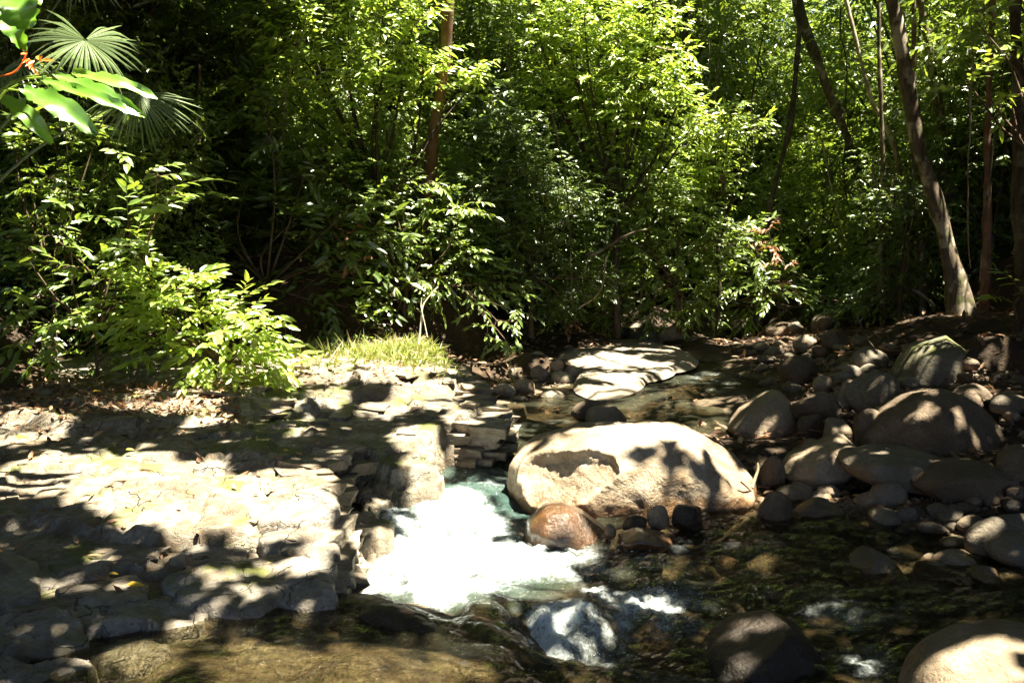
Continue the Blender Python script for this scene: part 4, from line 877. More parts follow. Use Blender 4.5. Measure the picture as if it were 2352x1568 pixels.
plant('shrub', 'bright broad leaved plant at the right margin above the shaded slope', 'plant', 9.0, (2340, 720), [(2330, 690, 30), (2350, 670, 30)],
      0.187, 0.043, 'leaf_bright', 1.62, True, 20, 20, stem=.01)
plant('shrub', 'low leafy bush behind the midstream shelf on the far bank', 'shrub', 14.0, (1330, 745), [(1300, 715, 40), (1350, 700, 45), (1270, 690, 40), (1390, 720, 35)],
      0.093, 0.034, 'leaf_mid', 2.43, True, 21, 40, stem=.012)
plant('tree', 'dark leafy tree filling the upper left behind the fan palm', 'tree', 12.5, (420, 640), [(420, 60, 110), (520, 150, 110), (350, 170, 110), (300, 60, 110), (600, 30, 100), (250, 300, 110), (420, 260, 110), (180, 160, 110), (120, 60, 100), (540, 300, 100), (480, 400, 110), (700, 30, 100), (330, 400, 110), (60, 200, 110), (160, 420, 110), (600, 420, 90)],
      0.102, 0.036, 'leaf_dark', 2.70, False, 22, 0, stem=.08, bark='bark_dark')
plant('tree', 'dark tree behind the reddish trunk in the upper centre', 'tree', 15.5, (1080, 690), [(1080, 80, 100), (1150, 170, 100), (1000, 300, 100), (1100, 300, 100), (1180, 30, 90), (950, 150, 90), (1020, 420, 100), (1150, 420, 90), (900, 330, 90), (1050, 560, 90)],
      0.102, 0.036, 'leaf_mid', 2.97, False, 23, 0, stem=.08, bark='bark_dark')

plant('dry_branch', 'reddish brown dead leaves hanging in the dark left of the arching shrub', 'dead leaves', 11.6, (800, 740), [(800, 600, 28), (770, 640, 30), (810, 560, 18), (740, 660, 22), (785, 690, 25)],
      .11, .035, 'dry_leaf', 1.6, True, 41, 30, stem=.008, flop=.9)
plant('dry_branch', 'pinkish dead leaves hanging beside the far water', 'dead leaves', 14.2, (1790, 720), [(1775, 560, 22), (1790, 600, 26), (1800, 640, 18), (1765, 530, 14)],
      .12, .035, 'dry_leaf', 1.6, True, 42, 20, stem=.008, flop=.9)
plant('dry_branch', 'small heap of dry leafy twigs on the far bank behind the shelf', 'dead leaves', 13.2, (1310, 760), [(1305, 735, 18), (1330, 745, 16)],
      .10, .03, 'dry_leaf', 1.5, True, 43, 14, stem=.006, flop=.6)

# fan palm with pleated fans
def fan_palm(label, y, base, fans, seed):
    rs_ = np.random.RandomState(seed); b = np.array(base, float); root = empty('fan_palm', b); tag(root, label, 'palm')
    Vt, Ft = tube(smooth_path([b - UP * .1, b + UP * .5, b + np.array([.05, .05, 1.3])], 10), np.linspace(.06, .045, 10), 8, seed)
    obj('trunk', make_mesh('trunk', Vt - b, Ft), M['bark_dark'], root); head = b + np.array([.05, .05, 1.3])
    lf = None
    for (px, py, dy, rad, yaw, pitch, n, a0, a1) in fans:
        h = P(px, py, y + dy)
        V, F = tube(smooth_path([head, head * .5 + h * .5 + UP * .25, h], 10), np.linspace(.014, .008, 10), 5, 1, 0)
        fr = obj('frond', make_mesh('frond', V - b, F), M['leaf_fan'], root)
        Rz = np.array([[cos(yaw), -sin(yaw), 0], [sin(yaw), cos(yaw), 0], [0, 0, 1]]); Rx = np.array([[1, 0, 0], [0, cos(pitch), -sin(pitch)], [0, sin(pitch), cos(pitch)]]); R = Rz @ Rx
        for k in range(n):
            a = a0 + (a1 - a0) * (k + .5 + rs_.uniform(-.25, .25)) / n; L = rad * rs_.uniform(.72, 1.08); w = L * (a1 - a0) / n * .62
            u = np.linspace(.04, 1, 8); wd = w * np.minimum(u * 1.25, 1) * np.where(u > .55, 1 - (u - .55) / .45 * .93, 1); sag = -.10 * L * u ** 2 - .55 * L * np.maximum(0, u - .5) ** 1.5 * rs_.uniform(.0, 2.2)
            c = np.stack([np.sin(a) * u * L, -np.cos(a) * u * L, sag], -1); sd = np.array([np.cos(a), np.sin(a), 0])
            l = c + sd * wd[:, None] * .5; r = c - sd * wd[:, None] * .5; c2 = c + np.array([0, 0, 1]) * (wd[:, None] * .35)
            V = np.stack([l, c2, r], 1).reshape(-1, 3) @ R.T + (h - b)
            i = np.arange(24).reshape(8, 3); F = np.vstack([np.stack([i[:-1, j], i[:-1, j + 1], i[1:, j + 1], i[1:, j]], -1) for j in (0, 1)])
            obj('leaflet', make_mesh('leaflet', V, F, False), M['leaf_fan'], fr)
    return root
fan_palm('fan palm with one pleated fan glaring in the sun in the upper left', 6.3, (-4.7, 6.7, .55), [(196, 92, 0, .44, .5, .9, 44, -2.65, 2.65), (320, 215, .5, .46, .25, 1.25, 34, -1.7, 1.7), (190, -75, .9, .40, .2, 1.2, 30, -1.8, 1.8), (50, 150, .3, .36, -.4, .7, 34, -2.2, 2.2)], 5)

# heliconia: broad paddle leaves and a hanging orange flower head
def heliconia(label, base, seed):
    rs_ = np.random.RandomState(seed); b = np.array(base, float); root = empty('heliconia', b); tag(root, label, 'plant')
    stems = []
    LEAVES = [((0, 175), (168, 168), (270, 190), (362, 228), 5.5, .052), ((0, 180), (126, 172), (240, 215), (333, 272), 5.4, .052), ((0, 187), (95, 184), (220, 225), (328, 268), 5.3, .045),
              ((-40, 190), (54, 205), (140, 245), (222, 312), 5.2, .075), ((-30, 110), (12, 0), (40, 20), (66, 66), 5.1, .12), ((-20, 90), (8, 20), (30, 70), (60, 118), 5.25, .06), ((-60, 210), (0, 222), (60, 260), (120, 330), 5.6, .06), ((-60, 60), (30, -20), (60, -15), (95, 10), 5.4, .10)]
    for k, (st, p0, p1, p2, y, hw) in enumerate(LEAVES):
        path = smooth_path([P(*p0, y), P(*p1, y - .08), P(*p2, y - .02)], 22); n = 22
        T = unit(np.gradient(path, axis=0)); side = unit(np.cross(T, np.array([0, -.75, .66]))); nn = np.cross(side, T)
        u = np.linspace(0, 1, n); w = hw * np.sin(pi * np.clip(u * .93 + .05, 0, 1)) ** .6
        rows = []
        for f in (-1, -.5, 0, .5, 1):
            wob = .022 * vnoise(np.stack([u * 9, u * 0 + f * 2, u * 0 + k], -1), 5) * abs(f)
            tear = (1 - .22 * abs(f) * (vnoise(np.stack([u * 26, u * 0 + f, u * 0 + k * 7], -1), 8) > .45))
            rows.append(path + side * (f * w * tear)[:, None] + nn * (.32 * w * abs(f) + wob)[:, None])
        V = np.stack(rows, 1).reshape(-1, 3); i = np.arange(n * 5).reshape(n, 5); F = np.vstack([np.stack([i[:-1, j], i[:-1, j + 1], i[1:, j + 1], i[1:, j]], -1) for j in range(4)])
        lf = obj('leaf', make_mesh('leaf', V - b, F), M['leaf_helic'], root)
        Vm, Fm = tube(smooth_path([b + np.array([.1 * k - .3, 0, .2]), P(*st, y), path[0], path[8], path[-1]], 30), np.linspace(.016, .003, 30), 5, 0, 0)
        obj('midrib', make_mesh('midrib', Vm - b, Fm), M['leaf_bright'], lf)
    fl = [((48, 118), (55, 150), (47, 170)), ((62, 118), (70, 140), (66, 160)), ((80, 120), (92, 140), (90, 158))]
    stem_v, stem_f = tube(smooth_path([P(-20, 178, 5.3), P(30, 170, 5.3), P(50, 150, 5.3), P(62, 120, 5.3)], 14), .0045, 5, 0, 0)
    sp = obj('flower_stem', make_mesh('flower_stem', stem_v - b, stem_f), M['flower'], root)
    for k in range(9):
        c = P(50 + 6 * k, 120 + rs_.uniform(0, 34), 5.3); d = P(50 + 6 * k + rs_.uniform(-24, 36), 120 + rs_.uniform(0, 55), 5.25)
        Pb = c[None]; V, F = leaf_verts(Pb, (d - c)[None], np.array([[.2, -1, .3]]), np.array([max(.06, np.linalg.norm(d - c))]), np.array([.022]), True)
        obj('flower_bract', make_mesh('flower_bract', V - b, F), M['flower'], sp)
heliconia('banana leaved plant with orange flowers hanging in from the left edge', (-3.9, 5.4, .5), 3)

# ------------------------------------------------------------------ forest trees with visible trunks; their crowns close overhead
TRUNKS = [
 ('leaning mottled tree with a sunlit patch low on its trunk at right', [(2215, 735), (2190, 615), (2160, 500), (2128, 400), (2098, 290), (2082, 180), (2060, 60), (2035, -60)], 11.0, [52, 44, 40, 40, 42, 44, 46, 46], 'bark_mottled'),
 ('slender pale mottled tree just right of the leaning one', [(2200, 690), (2185, 560), (2168, 400), (2160, 270), (2140, 140), (2112, 0), (2100, -80)], 12.6, [22, 20, 20, 20, 20, 20, 20], 'bark_mottled'),
 ('dark tree trunk running down the right margin', [(2365, 700), (2350, 540), (2340, 300), (2335, 120), (2330, -60)], 9.2, [48, 40, 36, 36, 36], 'bark_dark'),
 ('dark trunk leaning left in the distance right of the far gap', [(2010, 660), (1995, 480), (1950, 330), (1918, 240), (1880, 150), (1848, 75), (1830, 0), (1815, -60)], 15.2, [30, 28, 26, 28, 26, 22, 20, 20], 'bark_mottled'),
 ('thin dark trunk rising behind the glossy bush near the far water', [(1735, 735), (1748, 560), (1780, 420), (1815, 300), (1835, 100), (1838, -60)], 14.9, [20, 17, 15, 13, 12, 11], 'bark_dark'),
 ('reddish straight trunk rising behind the foliage in the upper centre', [(970, 720), (975, 560), (988, 400), (1005, 260), (1027, 90), (1030, -60)], 12.75, [34, 32, 32, 30, 30, 30], 'bark_red'),
 ('pale crooked thin tree left of the leaning mottled tree', [(2085, 700), (2075, 500), (2062, 330), (2030, 290), (1995, 225), (1980, 150), (1958, 60), (1930, -50)], 13.6, [16, 14, 12, 12, 10, 10, 9, 8], 'bark_pale'),
 ('short pale trunk lit by the sun behind the leaning tree', [(2040, 680), (2045, 430), (2050, 310), (2066, 200), (2070, 60), (2075, -60)], 16.5, [22, 18, 18, 16, 14, 14], 'bark_pale'),
 ('thin dark trunk in the thicket left of the tall yellow green tree', [(1560, 700), (1545, 450), (1560, 250), (1575, 60), (1580, -60)], 18.0, [16, 15, 14, 13, 12], 'bark_dark'),
 ('thin straight trunk close to the left of the leaning mottled tree', [(2120, 700), (2118, 540), (2108, 380), (2100, 200), (2098, -60)], 12.4, [14, 13, 12, 11, 10], 'bark_mottled'),
 ('thin brown trunk half way between the leaning tree and the right margin', [(2262, 690), (2270, 520), (2266, 340), (2275, 150), (2280, -60)], 11.4, [18, 16, 15, 14, 13], 'bark_red'),
 ('slim greenish trunk rising from the bank right of the far pool', [(2030, 715), (2022, 560), (2030, 400), (2022, 200), (2015, -60)], 12.8, [14, 13, 12, 11, 10], 'bark_mottled'),
 ('grey trunk deep in the shade of the right bank', [(2290, 700), (2280, 560), (2262, 400), (2258, 200), (2250, -40)], 14.0, [26, 24, 22, 20, 18], 'bark_mottled'),
]
trees = []
for k, (lab, pts, y, wpx, bk) in enumerate(TRUNKS):
    s = pm(y); path = [P(a, b_, y + (.05 if 'reddish' not in lab else -.16) * i) for i, (a, b_) in enumerate(pts)]
    foot = path[0].copy(); foot[2] = min(foot[2], gz(foot[0], foot[1]) ) - .15
    top = path[-1] + unit(path[-1] - path[-2]) * 4.0 + UP * 1.5
    full = smooth_path([foot] + path + [top], 46); rr = (.78 if k != 0 else .72) * np.interp(np.linspace(0, 1, 46), np.linspace(0, 1, len(wpx) + 2), [wpx[0] * 1.9] + list(wpx) + [wpx[-1] * .6]) / s / 2
    root = empty('tree', foot); tag(root, lab, 'tree')
    V, F = tube(full, rr, 14, k, .22); obj('trunk', make_mesh('trunk', V - foot, F), M[bk], root)
    trees.append((root, foot, top))
# trees standing outside the frame whose crowns hang over the stream
for k, (x, y_, lab) in enumerate([(-4.9, 3.2, 'big tree outside the left of the view shading the ledge'), (4.8, 3.0, 'big tree outside the right of the view shading the near stream'), (-1.8, -3.0, 'big tree behind the viewer left of the stream'), (3.4, -3.6, 'big tree behind the viewer right of the stream'), (-7.5, 9.5, 'big tree outside the left of the view over the shrubs'), (10.5, 9.0, 'big tree outside the right of the view over the rocks'), (-6.5, 17, 'big tree on the slope outside the upper left'), (13, 18, 'big tree on the slope outside the upper right')]):
    foot = np.array([x, y_, gz(x, y_) - .2]); top = foot + np.array([-.25 * x * .4, .3, 8.5 - foot[2]])
    root = empty('tree', foot); tag(root, lab, 'tree')
    V, F = tube(smooth_path([foot, foot * .5 + top * .5 + np.array([.2, .1, 0]), top], 24), np.linspace(.24, .12, 24), 12, k, .12); obj('trunk', make_mesh('trunk', V - foot, F), M['bark_dark'], root)
    trees.append((root, foot, top))

# overhead canopy: sprays of leaves spread through the crowns, open where the sun comes down in the photograph
def lit(px, py, r, y=None, surf='L', z=0.0):
    if y is not None: return (P(px, py, y), r / pm(y))
    p = GL(px, py) if surf == 'L' else G(px, py, z)
    return (p, r / pm(p[1]))
LIT = [lit(*q) for q in [(120, 1075, 70), (220, 1075, 80), (320, 1085, 85), (430, 1090, 85), (540, 1110, 80), (640, 1130, 75), (700, 1120, 50), (300, 1150, 60), (400, 1180, 70), (500, 1190, 65), (580, 1200, 60), (680, 1200, 60), (720, 1270, 50), (690, 1180, 50),
        (500, 920, 60), (620, 880, 70), (720, 860, 70), (820, 830, 70), (900, 810, 70), (980, 830, 60), (880, 880, 65), (960, 900, 65), (1040, 900, 50), (760, 920, 40), (400, 960, 50), (500, 970, 40), (600, 900, 60), (960, 990, 50), (1060, 960, 40), (280, 960, 26), (330, 930, 30),
        (180, 1080, 80), (360, 1100, 110), (480, 1130, 120), (600, 1150, 110), (560, 1210, 70), (700, 1230, 60), (640, 1090, 60), (560, 900, 80), (700, 880, 90), (850, 850, 90), (950, 860, 90), (450, 940, 60), (900, 930, 60), (1020, 930, 60), (940, 790, 70), (860, 790, 60), (1000, 800, 60), (980, 1000, 60),
        (150, 1110, 60), (250, 1130, 85), (330, 1180, 75), (450, 1210, 75), (620, 1220, 60), (700, 1090, 60), (90, 1080, 60),
        (460, 1335, 42), (640, 1315, 50), (710, 1320, 30), (290, 1495, 34), (310, 1530, 24), (310, 1345, 26), (200, 1360, 20), (570, 1390, 20)]]
LIT += [lit(a, b, r, None, 'G', z) for a, b, r, z in [(1060, 1200, 110, .05), (960, 1280, 110, .02), (1100, 1280, 110, .02), (1230, 1290, 75, .03), (1000, 1140, 80, .1), (1120, 1130, 70, .1), (860, 1330, 60, 0), (900, 1370, 70, 0), (1000, 1360, 85, 0), (1090, 1350, 70, .02), (1180, 1330, 50, .03), (1220, 1360, 50, .03), (1310, 1335, 45, .04), (1100, 1400, 40, .05), (1420, 1310, 24, .05), (1330, 1275, 45, .04), (1230, 1180, 50, .05),
        (1350, 830, 50, .5), (1430, 830, 50, .5), (1500, 815, 40, .5), (1380, 890, 26, .4), (1300, 860, 30, .45), (1245, 855, 16, .4), (1560, 790, 24, .5), (1640, 850, 20, .4), (1610, 790, 22, .5), (1300, 965, 30, .3), (1190, 1010, 28, .28), (1060, 1050, 30, .24), (1000, 1080, 40, .2),
        (800, 1490, 70, .25), (950, 1510, 70, .22), (680, 1540, 60, .26), (860, 1550, 70, .24), (560, 1540, 40, .27), (1050, 1550, 50, .2), (760, 1500, 40, .25), (880, 1490, 36, .24), (960, 1530, 40, .22), (700, 1545, 40, .25), (1060, 1480, 24, .2), (620, 1480, 20, .27), (1020, 1555, 30, .2), (1900, 1390, 14, 0), (1960, 1490, 20, 0), (1500, 900, 34, .32), (1600, 930, 40, .3), (1560, 870, 34, .33), (1650, 805, 36, .45), (1690, 790, 26, .47), (1250, 930, 34, .28), (1180, 985, 36, .28), (1110, 1030, 34, .24), (1670, 885, 30, .34), (1660, 970, 30, .3), (1600, 775, 22, .5), (1650, 960, 18, .3), (1690, 1120, 40, .2), (1560, 1245, 14, .1)]]
YM = {7.0: 8.2, 7: 8.2, 6.9: 8.1, 7.4: 8.7, 10.1: 11.7, 10.2: 11.6, 10.0: 11.5, 9.6: 11.2}
LIT += [lit(a, b, r * (1.2 if y > 6.6 and r > 20 else 1), YM.get(y, y)) for a, b, r, y in [(1290, 1010, 70, 6.1), (1380, 1000, 80, 6.2), (1470, 1000, 85, 6.3), (1560, 1020, 75, 6.3), (1640, 1060, 40, 6.3), (1330, 1050, 50, 5.8), (1420, 1060, 60, 5.8), (1500, 1070, 50, 5.8), (1560, 1090, 36, 5.8), (1620, 1110, 24, 5.9), (1690, 1090, 26, 6.2), (1500, 1130, 22, 5.7), (1300, 1190, 40, 5.5), (1260, 1180, 36, 5.5), (1360, 1215, 32, 5.4), (1230, 1010, 40, 6.2),
        # foliage in the sun
        (480, 800, 85, 7.0), (560, 800, 80, 7.0), (500, 720, 75, 7.0), (420, 660, 65, 7.0), (340, 620, 55, 7.0), (180, 600, 75, 6.9), (250, 660, 55, 6.9), (360, 480, 50, 6.9), (320, 540, 45, 6.9), (610, 860, 60, 7.0), (130, 400, 60, 7.4), (90, 320, 60, 7.4), (200, 310, 50, 7.4), (100, 690, 30, 6.9), (420, 760, 60, 7.0), (620, 730, 24, 7),
        (200, 110, 120, 6.3), (200, 60, 90, 6.3), (250, 215, 80, 5.4), (150, 250, 80, 5.3), (60, 150, 70, 5.3), (40, 40, 70, 5.2), (320, 250, 45, 5.4),
        (900, 130, 80, 10.1), (980, 180, 75, 10.1), (1060, 200, 55, 10.1), (830, 80, 60, 10.1), (880, 20, 50, 10.1), (730, 60, 35, 10.2), (640, 240, 20, 10.2),
        (870, 385, 50, 10.2), (930, 410, 35, 10.2), (1030, 520, 50, 10.2), (1060, 570, 40, 10.2), (960, 470, 30, 10.2), (1140, 740, 35, 9.6), (1090, 640, 30, 10.0), (1000, 640, 22, 10), (900, 560, 20, 10),
        (1300, 90, 75, 13), (1400, 80, 90, 13), (1500, 130, 85, 13), (1560, 210, 65, 13), (1440, 190, 90, 13), (1340, 180, 60, 13), (1480, 260, 60, 13), (1590, 280, 40, 13), (1250, 60, 50, 13), (1340, 20, 60, 13), (1220, 190, 35, 13),
        (1680, 280, 60, 14.1), (1620, 300, 40, 14.1), (1730, 300, 30, 14.1), (1500, 430, 40, 13.4), (1540, 470, 40, 13.4), (1450, 360, 30, 13.3), (1620, 540, 40, 13.6), (1690, 590, 50, 14.4), (1740, 600, 40, 14.4), (1600, 600, 30, 13.6), (1880, 690, 35, 14.5), (1820, 660, 30, 14.5), (1300, 410, 26, 12.5), (1340, 510, 22, 12.5), (1390, 590, 20, 12.5),
        (1940, 560, 45, 17.3), (1900, 620, 40, 17.3), (1870, 480, 30, 17.3), (1980, 700, 40, 14.0), (2010, 725, 30, 14), (1960, 735, 40, 14.2), (1890, 735, 30, 14.2), (1830, 80, 60, 19.5), (1740, 60, 50, 19.5), (1930, 150, 50, 19.5), (2030, 100, 40, 19.5), (1990, 300, 40, 19.5), (1700, 200, 30, 19.5),
        (2180, 560, 34, 11), (2195, 620, 30, 11), (2205, 680, 28, 11), (2165, 500, 28, 11), (2150, 440, 20, 11), (2105, 320, 12, 11), (2160, 400, 10, 12.6), (2045, 330, 12, 16), (1900, 170, 14, 15), (1930, 260, 12, 15), (2270, 120, 30, 8.1), (2290, 60, 25, 8.1), (2120, 800, 26, 8.5), (2170, 775, 20, 8.5), (1890, 872, 22, 9), (1860, 1018, 20, 7), (1950, 1015, 16, 6.5), (2200, 1000, 12, 6.6), (2120, 960, 12, 6.6), (1030, 40, 22, 13.2), (2240, 1455, 40, 3.4), (2330, 1445, 50, 3.4), (2150, 1500, 26, 3.3), (2290, 1490, 30, 3.3), (2240, 1520, 36, 3.2), (2330, 1490, 46, 3.2), (2290, 1560, 34, 3.1), (2180, 1555, 20, 3.15), (2345, 1550, 30, 3.1), (1940, 900, 12, 8), (1830, 930, 12, 8), (1700, 1135, 40, 6.1)]]
fl = np.random.RandomState(8)
for _ in range(75): LIT.append(lit(fl.uniform(1690, 2340), fl.uniform(790, 1200), fl.uniform(5, 13), fl.uniform(6, 9.5)))
for _ in range(14): LIT.append(lit(fl.uniform(1420, 2300), fl.uniform(1250, 1540), fl.uniform(8, 22), None, 'G', .03))
for _ in range(46): LIT.append(lit(fl.uniform(1150, 1720), fl.uniform(775, 990), fl.uniform(10, 34), None, 'G', .35))
for _ in range(26): LIT.append(lit(fl.uniform(0, 1000), fl.uniform(880, 1080), fl.uniform(6, 16)))
for _ in range(24): LIT.append(lit(fl.uniform(0, 720), fl.uniform(1260, 1540), fl.uniform(8, 20)))
for _ in range(24): LIT.append(lit(fl.uniform(500, 1150), fl.uniform(1400, 1560), fl.uniform(8, 24), None, 'G', .24))
LIT += [lit(a, b, r, None, 'G', z) for a, b, r, z in [(1215, 1470, 9, -.1), (1250, 1462, 10, -.1), (1235, 1500, 8, -.1), (1275, 1520, 9, -.1), (1300, 1470, 7, -.1), (1340, 1500, 10, -.1), (1385, 1480, 9, -.1), (1410, 1520, 8, -.1), (1360, 1530, 7, -.1), (1500, 1385, 12, -.02), (1540, 1380, 10, -.02), (1440, 1380, 12, 0), (1420, 1360, 10, 0), (1560, 1400, 20, 0), (1020, 1400, 24, .05), (2010, 1525, 18, 0), (1980, 1430, 18, 0)]]
LP = np.array([q[0] for q in LIT]); LR = np.array([q[1] for q in LIT])
def open_to_sun(C, margin):
    """True where a point of the canopy would shade one of the sunlit places."""
    out_ = np.zeros(len(C), bool)
    for p, r in zip(LP, LR):
        d = C - p; t = d @ SUN; perp = np.linalg.norm(d - t[:, None] * SUN, axis=1)
        out_ |= (perp < r + margin) & (t > .6)
    return out_
rs = np.random.RandomState(77)
NT_ = 54000
C = np.stack([rs.uniform(-12, 18, NT_), rs.uniform(-7, 25, NT_), np.zeros(NT_)], -1)
lo = np.maximum(5.6, 2.6 + .31 * C[:, 1]); C[:, 2] = lo + rs.uniform(0, 3.6, NT_) ** 1.0
C = C[~open_to_sun(C, -.1)]
dens = fbm(C * .55, 67, 3); C = C[dens > -.5]
fp = C - SUN * ((C[:, 2:3] - 2.5) / SUN[2]); gap = fbm(fp * np.array([1.1, 1.1, 0]), 91, 3); C = C[~((fp[:, 1] > 8.8) & (gap > .0) & ~((fp[:, 0] > 3.0) & (fp[:, 1] < 11.5)) & ~((fp[:, 0] < .8) & (fp[:, 1] < 13.5)))]     # the roof is looser over the forest
tops = np.array([t[2] for t in trees]); own = np.argmin(np.linalg.norm(C[:, None, :2] - tops[None, :, :2], axis=2), axis=1)
for k, (root, foot, top) in enumerate(trees):
    c = C[own == k]
    if len(c) == 0: continue
    D = rs.normal(size=(len(c), 3)); D[:, 2] *= .3
    Pb, A, N, L, Wd = twig_leaves(rs, c, D, rs.uniform(.35, .6, len(c)), 8, .25, .12, flop=.15, ntilt=.45, lean=0)
    mid = Pb + unit(A) * (L * .5)[:, None]; ok_ = ~open_to_sun(mid, .06 + .14 * fbm(mid * 2.2, 61, 3)); Pb, A, N, L, Wd = Pb[ok_], A[ok_], N[ok_], L[ok_], Wd[ok_]
    V, F = leaf_verts(Pb, A, N, L, Wd, False)
    cr = obj('crown', make_mesh('crown', V - foot, F, False), M['leaf_canopy'], root); cr['kind'] = 'stuff'
    limbs = []
    for q in range(0, len(c), max(1, len(c) // 14)):
        m = top * .5 + c[q] * .5 + UP * .5
        limbs.append(tube(smooth_path([top - UP * 1.2, m, c[q]], 10), np.linspace(.06, .01, 10), 5, q))
    V, F = join(limbs); obj('branches', make_mesh('branches', V - foot, F), M['bark_dark'], root)

# ------------------------------------------------------------------ forest behind
def bush_mesh(seed, leaf, width, n_cl, ht, rad, cover, mat):
    rs_ = np.random.RandomState(seed); LV = []; limbs = [tube(smooth_path([(0, 0, -.3), (rs_.normal(0, .1), rs_.normal(0, .1), ht * .45), (0, 0, ht * .8)], 10), np.linspace(.07, .02, 10), 6, seed)]
    for k in range(n_cl):
        c = np.array([rs_.normal(0, rad * .5), rs_.normal(0, rad * .5), ht * rs_.uniform(.12, 1.0)]); r = rad * rs_.uniform(.3, .55)
        limbs.append(tube(smooth_path([(0, 0, c[2] * .5), c * .6 + np.array([0, 0, c[2] * .25]), c], 8), np.linspace(.03, .008, 8), 4, k))
        nt = max(3, int(cover * pi * r * r / (leaf * width * .62) * .62 / 8)); d = unit(rs_.normal(size=(nt, 3))); S0 = c + d * (r * rs_.uniform(.05, 1, nt) ** .5)[:, None]
        D = unit(d * .6 + rs_.normal(0, .5, (nt, 3))); D[:, 2] *= .5
        LV.append(twig_leaves(rs_, S0, D, rs_.uniform(.25, .45, nt), 8, leaf, width, flop=.35))
    q = [np.concatenate([a[i] for a in LV]) for i in range(5)]
    V, F = leaf_verts(*q, False); me = make_mesh('crown', V, F, False); me.materials.append(M[mat])
    V, F = join(limbs); mb = make_mesh('trunk', V, F); mb.materials.append(M['bark_dark'])
    return me, mb
protos = [bush_mesh(900 + k, .15, .06, 22, 4.2 + .6 * k, 1.9, 1.9, ['leaf_far', 'leaf_mid', 'leaf_dark', 'leaf_far'][k % 4]) for k in range(6)]
rs = np.random.RandomState(31)
SPOTS = []
for row, (y0, n, x0, x1) in enumerate([(17, 6, -9, 2), (20, 11, -12, 14), (23.5, 13, -14, 18), (27.5, 14, -17, 22), (32, 14, -20, 26)]):
    for i in range(n): SPOTS.append((x0 + (x1 - x0) * (i + .5) / n + rs.uniform(-.5, .5), y0 + rs.uniform(-1, 1), row))
SPOTS += [(-5.2, 12, 0), (-7, 14.5, 0), (-4, 15, 0), (-9, 11, 0), (8.8, 13, 0), (7.2, 15.5, 0), (10, 16.5, 0), (9.5, 10.5, 0), (-3, 17, 0), (.3, 17.5, 0), (2.5, 19, 0)]
for k in range(16): SPOTS.append((rs.uniform(-7, -1.2), rs.uniform(12.6, 14.5), -1))
for k in range(6): SPOTS.append((rs.uniform(-6.5, -4.2), rs.uniform(9.6, 11.5), -1))
for k in range(14): SPOTS.append((rs.uniform(5.8, 9.5), rs.uniform(12.8, 15), -2))
ORD = ['first', 'second', 'third', 'fourth', 'fifth', 'sixth', 'seventh', 'eighth', 'ninth', 'tenth', 'eleventh', 'twelfth', 'thirteenth', 'fourteenth', 'fifteenth', 'sixteenth', 'seventeenth', 'eighteenth', 'nineteenth', 'twentieth', 'twenty first', 'twenty second', 'twenty third', 'twenty fourth']
for k, (x, y_, row) in enumerate(SPOTS):
    nth = ORD[sum(1 for q in SPOTS if q[2] == row and q[0] / q[1] < x / y_)]
    g = 'young bushes on the left bank' if row == -1 else 'young bushes on the right bank' if row == -2 else ['near forest trees', 'second row of forest trees', 'third row of forest trees', 'far forest trees', 'farthest forest trees'][row]
    root = empty('tree' if row >= 0 else 'bush', (x, y_, gz(x, y_) - .05)); a, b_ = protos[rs.randint(6)]
    s = rs.uniform(.85, 1.15) * (1 + .10 * row) if row >= 0 else rs.uniform(.32, .55); root.scale = (s, s, s * rs.uniform(.95, 1.3)); root.rotation_euler = (0, 0, rs.uniform(0, 6.28))
    if row < 0: tag(root, 'young leafy bush in the shade of the ' + ('left' if row == -1 else 'right') + ' bank, ' + nth + ' from the left', 'bush', g)
    else: tag(root, 'leafy forest tree in the ' + ['nearest', 'second', 'third', 'fourth', 'farthest'][row] + ' row behind the stream, ' + nth + ' from the left', 'tree', g)
    c = obj('crown', a, None, root); c['kind'] = 'stuff'; obj('trunk', b_, None, root)

# ------------------------------------------------------------------ small things
rs = np.random.RandomState(3)
# grass on the crest of the ledge
n = 5200; px = rs.normal(905, 95, n); py = 806 + rs.normal(0, 24, n) + np.abs(px - 900) * .12
pb = np.array([GL(a, b_) for a, b_ in zip(px, py)]); zz, dd = ledge_fields(pb[:, 0], pb[:, 1]); pb[:, 2] = zz; pb = pb[(dd > -.1) & (fbm(pb * 3.5, 6, 3) > -.12)]; n = len(pb)
ax = rs.normal(0, .55, (n, 3)) + UP * .9 + np.array([.35, -.25, 0]); V, F = leaf_verts(pb, ax, rs.normal(size=(n, 3)), rs.uniform(.05, .22, n) * (.6 + .8 * np.clip(.5 + fbm(pb * 5, 5, 3), 0, 1)), rs.uniform(.006, .012, n), True, .6)
tag(obj('grass', make_mesh('grass', V, F, False), M['grass']), 'tuft of bright arching grass on the crest of the ledge', 'grass', kind='stuff')
# leaf litter on the back of the ledge and on the slope behind
def litter(n, pts, mat, size, seed):
    r_ = np.random.RandomState(seed); N = unit(UP + r_.normal(0, .35, (n, 3))); A = np.cross(N, r_.normal(size=(n, 3)))
    return leaf_verts(pts, A, N, r_.uniform(.6, 1.3, n) * size, r_.uniform(.35, .5, n) * size, True, r_.uniform(-.2, .35))
pts = []
for _ in range(1500):
    a, b_ = rs.uniform(-60, 560), 905 + abs(rs.normal(0, 48)); pts.append(GL(a, b_))
for _ in range(500): pts.append(GL(rs.uniform(560, 1000), rs.uniform(800, 900)))
for _ in range(120): pts.append(GL(rs.uniform(-60, 740), rs.uniform(1000, 1500)))
pts = np.array(pts); zz, dd = ledge_fields(pts[:, 0], pts[:, 1]); pts[:, 2] = zz + .012; pts = pts[dd > .02]
V1 = litter(len(pts), pts, 'litter', .075, 1)
